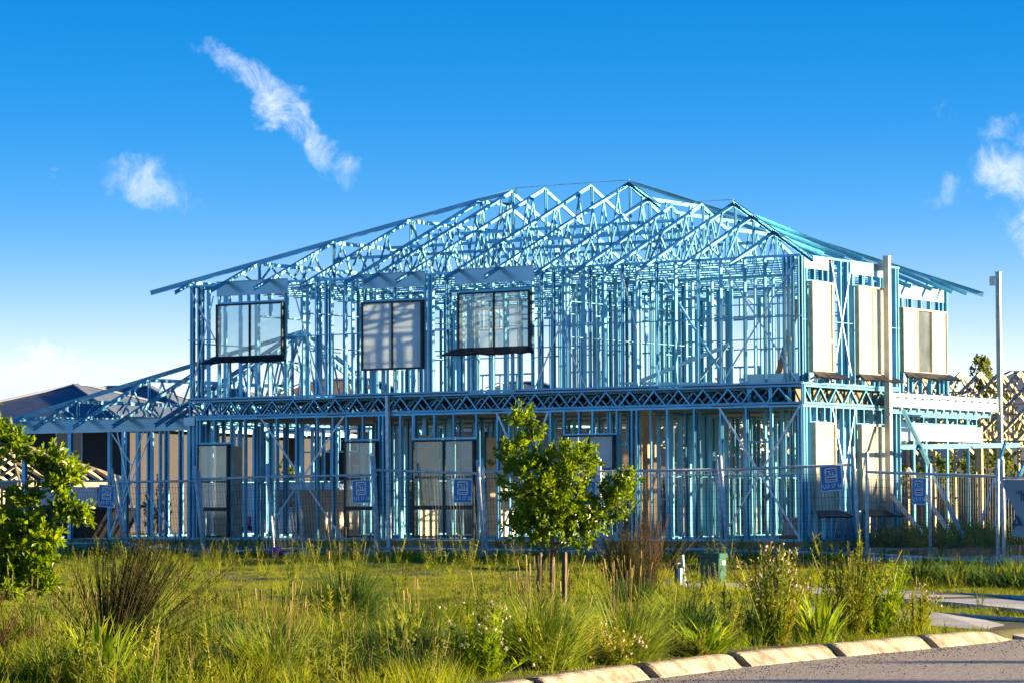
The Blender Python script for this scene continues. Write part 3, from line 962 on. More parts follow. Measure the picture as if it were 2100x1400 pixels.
# --- left single-storey wing
WX0, WY0, WY1, WZ = -5.4, 0.3, 10.0, 2.84
wing, _, _ = wall((-2.69, WY0), (0, WY0), 0, WZ - 0.04, studs=[0.0, 0.08, 0.55, 0.95, 1.2, 1.6, 1.72, 2.15, 2.45, 2.62], noggins=(0.49,))
strap(wing, (-2.55, WY0 - 0.01, 2.5), (-1.9, WY0 - 0.01, 1.7))
strap(wing, (-1.2, WY0 - 0.01, 2.75), (-2.6, WY0 - 0.01, 0.1))
strap(wing, (-1.5, WY0 - 0.01, 1.1), (-0.6, WY0 - 0.01, 0.05))
strap(wing, (-2.4, WY0 - 0.01, 2.6), (-1.75, WY0 - 0.01, 0.1))
strap(wing, (-1.55, WY0 - 0.01, 2.6), (-2.6, WY0 - 0.01, 0.05))
member('wing_lintel', (WX0, WY0 - 0.02, 2.68), (0.05, WY0 - 0.02, 2.68), (0, 0, -1), house, 0.30, 0.06, 'steel_pale')
member('carport_post', (-3.9, WY0 + 0.02, -0.3), (-3.9, WY0 + 0.02, 2.82), (0, 1, 0), house, 0.10, 0.10)
member('carport_post', (WX0 + 0.05, WY0 + 0.02, -0.3), (WX0 + 0.05, WY0 + 0.02, 2.82), (0, 1, 0), house, 0.10, 0.10)
wall((WX0, WY1), (0, WY1), 0, WZ - 0.04, 0.6, openings=[(1.0, 3.4, 0.1, 2.2)])
wall((-2.69, WY1), (-2.69, 3.4), 0, WZ - 0.04, 0.55)
wall((WX0, WY1), (WX0, 4.0), 0, WZ - 0.04, 0.6)
half = (WY1 - WY0) / 2
wmid = (WY0 + WY1) / 2
wz = lambda h: WZ + 0.06 + TAN * 1.05 * h
for x in (-5.35, -4.45, -3.23, -2.01, -0.74, -0.42):
    h = min(x - WX0, half)
    b = MB()
    b.csec((x, WY0 - 0.6, wz(-0.6)), (x, WY0 + h, wz(h)), (0, 0, 1), 0.10, 0.045)
    if half - h > 0.1:
        b.csec((x, WY0 + h, wz(h)), (x, WY1 - h, wz(h)), (0, 0, 1), 0.09, 0.045)
    b.csec((x, WY1 - h, wz(h)), (x, WY1 + 0.6, wz(-0.6)), (0, 0, 1), 0.10, 0.045)
    part = b.build('roof_truss', 'steel', house)
    member('bottom_chord', (x + 0.003, WY0, WZ + 0.01), (x + 0.003, WY1, WZ + 0.01), (0, 0, 1), part, 0.08, 0.04)
    nn_ = 9
    st = (WY1 - WY0) / nn_
    for i in range(nn_):
        ym = (i + 0.5) * st
        hh = min(h, ym, 2 * half - ym)
        if hh > 0.35:
            for yy in (i * st, (i + 1) * st):
                if 0.2 < yy < 2 * half - 0.2:
                    member('web', (x + 0.006, WY0 + yy, WZ + 0.02), (x + 0.006, WY0 + ym, wz(hh) - 0.02), (0, 1, 0) if yy < ym else (0, -1, 0), part, 0.042, 0.028)
    if h > 0.5:
        member('web', (x + 0.008, WY0 + h, WZ + 0.02), (x + 0.008, WY0 + h, wz(h) - 0.03), (0, 1, 0), part, 0.08, 0.036)
member('hip_rafter', (WX0 - 0.6, WY0 - 0.6, wz(-0.6) + 0.03), (WX0 + half, wmid, wz(half) + 0.03), (0, 0, 1), house, 0.11, 0.05)
member('hip_rafter', (WX0 - 0.6, WY1 + 0.6, wz(-0.6) + 0.03), (WX0 + half, wmid, wz(half) + 0.03), (0, 0, 1), house, 0.11, 0.05)

# ------------------------------------------------------------------ temporary fence panels
FG = 'temporary fence panels in front of the frame'


def fence_panel(bl, tl, br_, tr, rail, label, feet=True, mid=False):
    """bl/tl = foot and head of one post, br_/tr of the other; rail = height of the top rail"""
    bl, tl, br_, tr = (Vector(p) for p in (bl, tl, br_, tr))
    t = thing('temporary_fence', label, 'fence', tuple(bl), FG)
    n = (br_ - bl).cross(Vector((0, 0, 1))).normalized()
    on_l = lambda z: bl + (tl - bl) * ((z - bl.z) / (tl.z - bl.z))
    on_r = lambda z: br_ + (tr - br_) * ((z - br_.z) / (tr.z - br_.z))
    for f, a, b in ((on_l, bl, tl), (on_r, br_, tr)):
        MB().tube(a + Vector((0, 0, -0.12)), b, 0.036, n=8).build('post', 'galv_dark', t, True)
    rl_, rr_ = on_l(rail[0]), on_r(rail[1])
    MB().tube(rl_, rr_, 0.027, n=8).build('rail', 'galv_dark', t, True)
    lo_l, lo_r = on_l(bl.z + 0.10), on_r(br_.z + 0.10)
    MB().tube(lo_l, lo_r, 0.024, n=8).build('rail', 'galv_dark', t, True)
    if mid:
        MB().tube((lo_l + lo_r) / 2, (rl_ + rr_) / 2 + Vector((0, 0, 0.2)), 0.03, n=8).build('post', 'galv_dark', t, True)
    w_ = MB()
    L = (rr_ - rl_).length
    k = int(L / 0.075)
    for i in range(1, k):
        a = i / k
        w_.bar(lo_l.lerp(lo_r, a), rl_.lerp(rr_, a), 0.005, 0.005, n)
    k = 11
    for i in range(1, k):
        a = i / k
        w_.bar(lo_l.lerp(rl_, a), lo_r.lerp(rr_, a), 0.005, 0.005, n)
    stuff(w_.build('wire_mesh', 'wire', t))
    for f, z in ((on_l, rail[0] - 0.1), (on_r, rail[1] - 0.1)):
        c = f(z)
        MB().box(c.x - 0.035, c.x + 0.035, c.y - 0.03, c.y + 0.03, c.z - 0.02, c.z + 0.02).build('clamp', 'galv', t)
    if feet:
        f = MB()
        z = Zg(br_.x, br_.y)
        f.box(br_.x - 0.12, br_.x + 0.12, br_.y - 0.34, br_.y + 0.30, z - 0.05, z + 0.09)
        f.build('foot_block', 'concrete', t)
    return t, (lo_l, lo_r, rl_, rr_, n)


fence_data = [
    ((-3.89, -2.4, -0.17), (-4.08, -2.4, 1.5), (0.14, -2.4, -0.15), (-0.29, -2.4, 1.65), (1.37, 1.35), 'wire fence panel before the carport, half hidden by the leafy tree'),
    ((0.28, -2.5, -0.15), (-0.03, -2.5, 1.49), (2.45, -2.5, -0.33), (2.19, -2.5, 1.66), (1.32, 1.33), 'short wire fence panel before the low wing stud wall'),
    ((2.41, -2.4, -0.34), (2.23, -2.4, 1.55), (5.14, -2.4, -0.25), (4.9, -2.4, 1.74), (1.37, 1.42), 'leaning wire fence panel before the cream lining boards'),
    ((4.48, -2.6, -0.37), (4.27, -2.6, 1.69), (7.19, -2.6, -0.28), (7.06, -2.6, 1.83), (1.40, 1.42), 'wire fence panel overlapping in front of the leaning panel'),
    ((7.03, -2.3, -0.23), (6.91, -2.3, 1.76), (9.72, -2.3, -0.27), (9.56, -2.3, 1.72), (1.53, 1.43), 'wire fence panel with sign before the double lower window'),
    ((9.86, -2.4, -0.25), (9.74, -2.4, 1.75), (12.58, -2.4, -0.28), (12.56, -2.4, 1.74), (1.46, 1.44), 'wire fence panel mostly behind the staked young tree'),
    ((12.63, -2.4, -0.26), (12.61, -2.4, 1.70), (15.44, -2.4, -0.22), (15.34, -2.4, 1.74), (1.45, 1.45), 'wire fence panel before the plywood sheet'),
    ((15.57, -2.4, -0.25), (15.41, -2.4, 1.73), (18.49, -2.4, -0.30), (18.34, -2.4, 1.87), (1.45, 1.52), 'wire fence panel with sign before the house corner'),
    ((18.63, -2.4, -0.30), (18.65, -2.4, 1.77), (22.30, -4.5, -0.40), (22.32, -4.5, 1.57), (1.38, 1.25), 'wire fence panel before the garage opening and balcony posts'),
    ((22.47, -4.6, -0.40), (22.46, -4.6, 1.56), (25.6, -6.2, -0.42), (25.6, -6.2, 1.50), (1.22, 1.18), 'wire fence panel carrying the white cloth banner'),
]
panels = []
for i, (bl_, tl_, br__, tr_, rail, lab) in enumerate(fence_data):
    panels.append(fence_panel(bl_, tl_, br__, tr_, rail, lab, True, mid=(i in (8,)))[1])

# ------------------------------------------------------------------ lettering, signs, banner
_txt = {}


def text_mesh(body, size, depth=0.002, bold=0.0):
    key = (body, size, bold)
    if key in _txt:
        return _txt[key]
    cu = bpy.data.curves.new('lettering', 'FONT')
    cu.body = body
    cu.size = size
    cu.extrude = depth
    cu.offset = bold
    cu.align_x = 'CENTER'
    cu.align_y = 'CENTER'
    cu.resolution_u = 3
    tmp = bpy.data.objects.new('tmp', cu)
    COL.objects.link(tmp)
    dg = bpy.context.evaluated_depsgraph_get()
    me_ = bpy.data.meshes.new_from_object(tmp.evaluated_get(dg))
    bpy.data.objects.remove(tmp)
    _txt[key] = me_
    return me_


def letter(body, size, mat, base, x, y, z, parent, bold=0.0):
    me_ = text_mesh(body, size, bold=bold).copy()
    me_.materials.clear()
    me_.materials.append(M[mat])
    return link('lettering', me_, parent, base @ Matrix.Translation((x, y, z)))


def plate(x0, x1, y0, y1, z0, z1, base, name, mat, parent, rr=0.0):
    b = MB()
    if rr:
        pts = []
        for cx, cy, a0 in ((x1 - rr, y1 - rr, 0), (x0 + rr, y1 - rr, 90), (x0 + rr, y0 + rr, 180), (x1 - rr, y0 + rr, 270)):
            for k in range(4):
                a = math.radians(a0 + 30 * k)
                pts.append((cx + rr * math.cos(a), cy + rr * math.sin(a)))
        n = len(pts)
        b.add([(x, y, z1) for x, y in pts] + [(x, y, z0) for x, y in pts],
              [tuple(range(n)), tuple(range(2 * n - 1, n - 1, -1))] + [(i, i + n, (i + 1) % n + n, (i + 1) % n) for i in range(n)])
    else:
        b.box(x0, x1, y0, y1, z0, z1)
    me_ = b.mesh(name)
    me_.materials.append(M[mat])
    return link(name, me_, parent, base)


def fence_sign(panel, a, zc, tilt, label):
    lo_l, lo_r, rl_, rr_, n = panel
    d = (rr_ - rl_).normalized()
    f = (zc - lo_l.z) / (rl_.z - lo_l.z)
    c = lo_l.lerp(lo_r, a).lerp(rl_.lerp(rr_, a), f)
    upv = (rl_ - lo_l).normalized()
    nn_ = d.cross(upv).normalized()
    base = Matrix.Identity(4)
    u2 = nn_.cross(d)
    for i in range(3):
        base[i][0], base[i][1], base[i][2], base[i][3] = d[i], u2[i], nn_[i], c[i] + nn_[i] * 0.02
    base = base @ Matrix.Rotation(math.radians(tilt), 4, 'Z')
    t = link('fence_sign', None, None, base)
    tag(t, label, 'sign', 'blue fence hire signs')
    w, h = 0.47, 0.50
    plate(-w / 2, w / 2, -h / 2, h / 2, -0.003, 0.0, base, 'border', 'white', t)
    plate(-w / 2 + .018, w / 2 - .018, -h / 2 + .018, h / 2 - .018, 0.0005, 0.003, base, 'board', 'sign_blue', t)
    plate(-0.135, 0.135, -0.08, 0.205, 0.0035, 0.006, base, 'logo_panel', 'white', t, 0.03)
    plate(-0.105, 0.105, 0.150, 0.176, 0.0065, 0.008, base, 'stripe', 'red', t)
    plate(-0.105, 0.105, -0.018, 0.008, 0.0065, 0.008, base, 'stripe', 'red', t)
    plate(-0.105, 0.105, -0.055, -0.034, 0.0065, 0.008, base, 'stripe', 'sign_blue', t)
    letter('ATF', 0.135, 'sign_blue', base, 0, 0.080, 0.0075, t, bold=0.006)
    letter('13 17 16', 0.105, 'white', base, 0.035, -0.155, 0.0045, t, bold=0.003)
    # telephone handset mark
    hs_ = MB()
    hs_.bar((-0.195, -0.135, 0.006), (-0.165, -0.185, 0.006), 0.012, 0.004, (0, 0, 1))
    hs_.bar((-0.200, -0.128, 0.006), (-0.180, -0.128, 0.006), 0.022, 0.004, (0, 0, 1))
    hs_.bar((-0.165, -0.19, 0.006), (-0.145, -0.185, 0.006), 0.022, 0.004, (0, 0, 1))
    me_ = hs_.mesh('phone_mark')
    me_.materials.append(M['white'])
    link('phone_mark', me_, t, base)
    return t


fence_sign(panels[0], 0.93, 1.02, -4, 'blue and white fence sign by the carport post, before the wing')
fence_sign(panels[3], 0.89, 1.04, 1, 'blue fence sign beside the narrow lower window with pink tape tied at its edge')
fence_sign(panels[4], 0.845, 1.14, 1, 'blue fence sign before the double lower window')
fence_sign(panels[5], 0.90, 1.03, 0, 'blue fence sign half hidden behind the staked tree branch')
fence_sign(panels[7], 0.83, 1.22, 3, 'blue fence sign before the side wall of the house corner')
fence_sign(panels[8], 0.42, 1.05, 0, 'blue fence sign before the garage opening')
tp_ = MB().bar((7.12, -2.64, 0.72), (7.85, -2.5, 0.35), 0.03, 0.004, (0, 0, 1)).build('warning_tape', 'fluff')
tag(tp_, 'strip of pale warning tape hanging from the sign by the narrow window', 'tape')

# banner on the last panel
lo_l, lo_r, rl_, rr_, n_ = panels[9]
bt = thing('banner', 'grey white cloth banner with dark print tied to the end fence panel', 'banner', tuple(lo_l))
NX, NZ = 28, 12
vs, fs = [], []
for i in range(NX + 1):
    for j in range(NZ + 1):
        a, b = i / NX, j / NZ
        edge = 0.04 * math.sin(b * 5) + 0.05 * (1 - b) * (1 if i == 0 else 0)
        p = lo_l.lerp(lo_r, 0.045 + edge + 0.9 * a).lerp(rl_.lerp(rr_, 0.045 + edge + 0.9 * a), 0.34 + 0.64 * b)
        p = p + n_ * (0.03 + 0.025 * math.sin(a * 19 + b * 4) * (1 - 0.5 * b))
        p.z -= 0.06 * math.sin(math.pi * min(a * 3, 1)) * (1 - b) * (1 if j == 0 else 0)
        vs.append(p)
for i in range(NX):
    for j in range(NZ):
        k = i * (NZ + 1) + j
        fs.append((k, k + NZ + 1, k + NZ + 2, k + 1))
cl = MB().add(vs, fs).build('cloth', 'banner', bt, True)
d = (rr_ - rl_).normalized()
nb = d.cross(Vector((0, 0, 1))).normalized()
base = Matrix.Identity(4)
for i in range(3):
    base[i][0], base[i][1], base[i][2] = d[i], nb.cross(d)[i], nb[i]
c = lo_l.lerp(lo_r, 0.17).lerp(rl_.lerp(rr_, 0.17), 0.80) + nb * 0.075
base.translation = c
stuff(letter('\u201cIm', 0.26, 'navy', base, 0.05, -0.02, 0, bt, bold=0.003))
tri = MB().add([(-0.13, -0.09, 0), (0.16, -0.09, 0), (0.015, 0.10, 0), (-0.13, -0.09, 0.004), (0.16, -0.09, 0.004), (0.015, 0.10, 0.004)],
               [(2, 1, 0), (3, 4, 5), (0, 1, 4, 3), (1, 2, 5, 4), (2, 0, 3, 5)])
me_ = tri.mesh('emblem')
me_.materials.append(M['navy'])
c2 = lo_l.lerp(lo_r, 0.13).lerp(rl_.lerp(rr_, 0.13), 0.50) + nb * 0.075
b2 = base.copy()
b2.translation = c2
em_ = link('emblem', me_, bt, b2)
tri = MB().add([(-0.02, -0.05, 0.005), (0.05, -0.05, 0.005), (0.015, 0.03, 0.005), (-0.02, -0.05, 0.008), (0.05, -0.05, 0.008), (0.015, 0.03, 0.008)],
               [(2, 1, 0), (3, 4, 5), (0, 1, 4, 3), (1, 2, 5, 4), (2, 0, 3, 5)])
me_ = tri.mesh('emblem_cutout')
me_.materials.append(M['banner'])
link('emblem_cutout', me_, em_, b2)

# ------------------------------------------------------------------ small things on the ground
bx0, by0 = 23.2, -16.6
bz = Zg(bx0, by0)
t = thing('service_cabinet', 'small green service cabinet standing in the grass', 'cabinet', (bx0, by0, bz))


def bevel_box(x0, x1, y0, y1, z0, z1, c, name, mat, parent, base=None):
    pts = [(x0 + c, y0), (x1 - c, y0), (x1, y0 + c), (x1, y1 - c), (x1 - c, y1), (x0 + c, y1), (x0, y1 - c), (x0, y0 + c)]
    ins = [(x0 + 2 * c, y0 + c), (x1 - 2 * c, y0 + c), (x1 - c, y0 + 2 * c), (x1 - c, y1 - 2 * c), (x1 - 2 * c, y1 - c), (x0 + 2 * c, y1 - c), (x0 + c, y1 - 2 * c), (x0 + c, y0 + 2 * c)]
    vs_ = [(x, y, z0) for x, y in pts] + [(x, y, z1 - c) for x, y in pts] + [(x, y, z1) for x, y in ins]
    fs_ = [tuple(range(7, -1, -1)), tuple(range(16, 24))]
    for r_ in (0, 8):
        fs_ += [(r_ + i, r_ + (i + 1) % 8, r_ + 8 + (i + 1) % 8, r_ + 8 + i) for i in range(8)]
    me_ = MB().add(vs_, fs_).mesh(name)
    me_.materials.append(M[mat])
    return link(name, me_, parent, base)


bbase = Matrix.Translation((bx0, by0, bz)) @ Matrix.Rotation(math.radians(8), 4, 'Z')
bevel_box(-0.15, 0.15, -0.15, 0.15, -0.1, 0.50, 0.012, 'body', 'box_green', t, bbase)
bevel_box(-0.165, 0.165, -0.165, 0.165, 0.47, 0.545, 0.012, 'lid', 'box_green', t, bbase)
lb = bbase @ Matrix.Translation((0.152, 0.03, 0.40)) @ Matrix.Rotation(math.radians(90), 4, 'Z') @ Matrix.Rotation(math.radians(90), 4, 'X')
plate(-0.06, 0.06, -0.03, 0.03, 0, 0.002, lb, 'label_plate', 'white', t)
letter('01421', 0.045, 'pipe_black', lb, 0, 0, 0.003, t)

pipes = [(22.0, -17.2, 0.36, 'pipe_blue', 'blue capped water riser pipe in the grass'), (22.25, -16.95, 0.36, 'pipe_black', 'thin black water riser with pale sleeve in the grass'),
         (22.55, -16.6, 0.40, 'pipe_black', 'black water riser with pale sleeve beside the tall pale stub')]
for x, y, h, mt_, lab in pipes:
    z = Zg(x, y)
    t = thing('water_riser', lab, 'pipe', (x, y, z), 'water service risers in the grass')
    b = MB().tube((x, y, z - 0.1), (x + 0.02, y, z + h), 0.022, n=8)
    b.build('riser', mt_, t, True)
    MB().tube((x - 0.03, y - 0.05, z + h - 0.01), (x + 0.05, y + 0.06, z + h + 0.02), 0.026, n=8).build('tap', mt_, t, True)
    MB().bar((x + 0.05, y + 0.03, z + 0.10), (x + 0.05, y + 0.03, z + 0.10 + h * 0.6), 0.075, 0.05, (0, 1, 0)).build('sleeve', 'pipe_white', t)
    MB().bar((x - 0.09, y - 0.05, z - 0.02), (x - 0.09, y - 0.05, z + h * 0.45), 0.06, 0.05, (0, 1, 0)).build('sleeve', 'pipe_white', t)
z = Zg(22.65, -16.5)
o = MB().tube((22.68, -16.5, z - 0.1), (22.62, -16.5, z + 0.50), 0.022, n=10).tube((22.62, -16.5, z + 0.50), (22.615, -16.5, z + 0.53), 0.027, n=10).build('pipe_stub', 'pipe_white')
tag(o, 'tall pale capped pipe stub among the water risers', 'pipe')
z = Zg(22.9, -16.1)
o = MB().bar((22.95, -16.1, z - 0.1), (22.93, -16.1, z + 0.38), 0.07, 0.05, (0, 1, 0)).bar((22.93, -16.1, z + 0.38), (22.93, -16.1, z + 0.40), 0.06, 0.04, (0, 1, 0)).build('marker_post', 'pipe_white')
tag(o, 'short pale blue marker post standing apart from the risers', 'post')

# wrapped pallets on the slab, pink bag, steel offcuts, concrete strip and dirt
for i, (x, y, w_, d_, h_, lab) in enumerate(((14.9, 0.9, 0.9, 0.8, 0.36, 'low wrapped pallet inside the corner room of the steel frame'), (14.7, 2.6, 1.0, 1.1, 0.48, 'taller wrapped pallet inside the steel frame beside the double side window'))):
    t = thing('wrapped_pallet', lab, 'pallet', (x, y, 0), 'pallets of material inside the frame')
    p = MB()
    for k in range(3):
        p.box(x + 0.02, x + w_ - 0.02, y + 0.04 + k * (d_ - 0.18) / 2, y + 0.14 + k * (d_ - 0.18) / 2, 0.0, 0.09)
    p.box(x, x + w_, y, y + d_, 0.09, 0.12)
    p.build('pallet_base', 'pine_dark', t)
    v = []
    n1 = 9
    b = MB()
    for j in range(5):
        for k in range(20):
            a = 2 * math.pi * k / 20
            e = 0.62
            cx = math.copysign(abs(math.cos(a)) ** e, math.cos(a))
            sy = math.copysign(abs(math.sin(a)) ** e, math.sin(a))
            tp2 = (1, 1.02, 1, 0.92, 0.55)[j] * random.uniform(0.96, 1.03)
            v.append((x + w_ / 2 + cx * w_ / 2 * tp2, y + d_ / 2 + sy * d_ / 2 * tp2, 0.12 + h_ * (0, .3, .7, .95, 1.02)[j]))
    f_ = [(j * 20 + k, j * 20 + (k + 1) % 20, (j + 1) * 20 + (k + 1) % 20, (j + 1) * 20 + k) for j in range(4) for k in range(20)] + [tuple(range(80, 100))]
    b.add(v, f_).build('wrapped_load', 'wrap', t, True)


def lump(name, c, r, mat, label, cat, seed, n=14, flat=0.7):
    rr = np.random.default_rng(seed)
    v, f_ = [], []
    for j in range(n // 2 + 1):
        th = math.pi * j / (n // 2)
        for k in range(n):
            ph = 2 * math.pi * k / n
            q = 1 + 0.28 * math.sin(3 * ph + seed) * math.sin(2 * th) + rr.uniform(-0.12, 0.12)
            v.append((c[0] + r[0] * q * math.sin(th) * math.cos(ph), c[1] + r[1] * q * math.sin(th) * math.sin(ph), c[2] + r[2] * q * math.cos(th)))
    for j in range(n // 2):
        for k in range(n):
            f_.append((j * n + k, (j + 1) * n + k, (j + 1) * n + (k + 1) % n, j * n + (k + 1) % n))
    o_ = MB().add(v, f_).build(name, mat, None, True)
    return tag(o_, label, cat)


lump('plastic_bag', (5.0, -3.2, Zg(5, -3.2) + 0.16), (0.14, 0.10, 0.09), 'pink', 'crumpled pink plastic bag caught at the foot of the fence', 'bag', 3)
lump('plastic_scrap', (2.05, -0.35, 0.42), (0.05, 0.05, 0.11), 'pink', 'scrap of pink plastic by a stud near the cream boards', 'plastic', 5)
lump('dirt_heap', (19.6, -1.2, Zg(19.6, -1.2) + 0.02), (1.4, 0.6, 0.20), 'dirt', 'low heap of brown dug earth behind the end fence panels', 'dirt', 8)
lump('dirt_heap', (21.7, -1.6, Zg(21.7, -1.6) + 0.02), (1.1, 0.5, 0.26), 'dirt', 'second heap of brown earth by the concrete strip and steel offcuts', 'dirt', 12)
o = MB().box(16.9, 23.5, 0.9, 1.2, -0.7, -0.14).build('concrete_strip', 'concrete')
tag(o, 'long low concrete strip footing beside the garage', 'footing')
for i, (p, q, mt_) in enumerate((((20.2, -2.6, -.26), (22.6, -3.6, -.24), 'steel'), ((20.8, -3.1, -.28), (22.9, -4.0, -.28), 'steel_pale'), ((21.2, -2.2, -.22), (23.2, -3.0, -.20), 'steel_pale'), ((18.9, -3.0, -.28), (20.3, -3.5, -.30), 'steel'))):
    o = link('steel_offcut', None)
    bpy.data.objects.remove(o)
    p = Vector(p)
    q = Vector(q)
    o = MB().csec((p.x, p.y, Zg(p.x, p.y) + 0.06), (q.x, q.y, Zg(q.x, q.y) + 0.07), (0, 0, 1), 0.1, 0.08).build('steel_offcut', mt_)
    tag(o, ['long blue steel channel lying by the end fence posts', 'pale steel channel lying in front of the blue one', 'pale steel channel lying against the earth heap', 'short blue steel channel lying under the fence by the props'][i], 'steel offcut', 'steel offcuts on the ground')

# ------------------------------------------------------------------ plants


def blades_mesh(specs, name):
    """specs: list of (base xyz, azimuth, length, width, lean, bend, twist); every blade is a tapered, drooping strip"""
    v, f_ = [], []
    seg = 4
    for (bx_, by_, bz_), az, L, w_, lean, bend in specs:
        ca, sa = math.cos(az), math.sin(az)
        px_, pz_ = 0.0, 0.0
        ang = lean
        k0 = len(v)
        for s in range(seg + 1):
            t_ = s / seg
            ww = w_ * (1 - t_ ** 1.6) if s < seg else 0
            cx, cy, cz = bx_ + ca * px_, by_ + sa * px_, bz_ + pz_
            if s < seg:
                v.append((cx - sa * ww / 2, cy + ca * ww / 2, cz))
                v.append((cx + sa * ww / 2, cy - ca * ww / 2, cz))
            else:
                v.append((cx, cy, cz))
            px_ += math.sin(ang) * L / seg
            pz_ += math.cos(ang) * L / seg
            ang += bend / seg
        for s in range(seg - 1):
            a = k0 + 2 * s
            f_.append((a, a + 1, a + 3, a + 2))
        a = k0 + 2 * (seg - 1)
        f_.append((a, a + 1, a + 2))
    me_ = bpy.data.meshes.new(name)
    me_.from_pydata(v, [], f_)
    return me_


def rnd_blades(n, r, L, w_, lean, bend, rng, z=-0.03):
    o_ = []
    for i in range(n):
        rr = r * math.sqrt(rng.random())
        a = rng.random() * 2 * math.pi
        az = a + rng.normal(0, 0.6)
        o_.append(((rr * math.cos(a), rr * math.sin(a), z), az, L * rng.uniform(0.6, 1.1), w_ * rng.uniform(0.7, 1.2),
                   lean * rng.uniform(0.2, 1.2) * (0.4 + rr / r), bend * rng.uniform(0.4, 1.5)))
    return o_


def seed_heads(mb, n, r, h, rng, size=0.05, w_=0.012):
    for i in range(n):
        a = rng.random() * 6.28
        rr = r * math.sqrt(rng.random())
        le = rng.normal(0, 0.16)
        p = Vector((rr * math.cos(a), rr * math.sin(a), 0))
        q = p + Vector((math.cos(a) * abs(le) * h, math.sin(a) * abs(le) * h, h * rng.uniform(0.8, 1.15)))
        mb.bar(p, q, 0.003, 0.003)
        mb.bar(q, q + (q - p).normalized() * size, w_, w_ * 0.6)


# --- templates for scattered grass
TEMPL = bpy.data.collections.new('grass_templates')


def template(name, parts, idx, coll):
    """parts: list of (mesh, material)"""
    vs_, fs_, ms = [], [], []
    mats = []
    for me_, mt_ in parts:
        k = len(vs_)
        vs_ += [tuple(x.co) for x in me_.vertices]
        for p in me_.polygons:
            fs_.append(tuple(i + k for i in p.vertices))
            ms.append(len(mats))
        mats.append(mt_)
    me2 = bpy.data.meshes.new(name)
    me2.from_pydata(vs_, [], fs_)
    for mt_ in mats:
        me2.materials.append(M[mt_])
    me2.polygons.foreach_set('material_index', ms)
    o_ = bpy.data.objects.new(name, me2)
    coll.objects.link(o_)
    return o_


def make_templates(cname, kind):
    coll = bpy.data.collections.new(cname)
    rng = np.random.default_rng(hash(cname) % 1000 if False else len(cname) * 7)
    for k in range(5):
        if kind == 'short':
            a = blades_mesh(rnd_blades(30, 0.14, 0.095, 0.007, 0.6, 0.7, rng), 'b')
            b = blades_mesh(rnd_blades(4, 0.13, 0.12, 0.005, 0.5, 0.5, rng), 'b')
            template('short_grass', [(a, 'grass'), (b, 'straw')], k, coll)
        elif kind == 'tall':
            a = blades_mesh(rnd_blades(38, 0.13, 0.30, 0.010, 0.45, 0.8, rng), 'b')
            s_ = MB()
            seed_heads(s_, 1, 0.12, 0.32, rng, 0.03, 0.004)
            b = blades_mesh(rnd_blades(4, 0.12, 0.32, 0.006, 0.35, 0.5, rng), 'b')
            template('tall_grass', [(a, 'grass'), (s_.mesh('s'), 'straw'), (b, 'straw')], k, coll)
        elif kind == 'weed':
            s_ = MB()
            lv = []
            for q in range(4):
                a0 = rng.random() * 6.28
                h = rng.uniform(0.25, 0.5)
                top = Vector((math.cos(a0) * 0.12, math.sin(a0) * 0.12, h))
                s_.bar((0, 0, -0.02), top, 0.005, 0.005)
                for w__ in range(16):
                    t_ = rng.uniform(0.1, 1)
                    p = top * t_
                    lv.append(((p.x, p.y, p.z), rng.random() * 6.28, rng.uniform(0.05, 0.12) * (1.2 - 0.6 * t_), 0.018, 0.9, 0.5))
            template('weed_clump', [(s_.mesh('s'), 'weed'), (blades_mesh(lv, 'b'), 'weed')], k, coll)
        elif kind == 'litter':
            a = blades_mesh([((rng.uniform(-.15, .15), rng.uniform(-.15, .15), 0.01), rng.random() * 6.28, rng.uniform(.08, .2), .006, 1.3, 0.3) for q in range(16)], 'b')
            template('dry_litter', [(a, 'straw')], k, coll)
    return coll


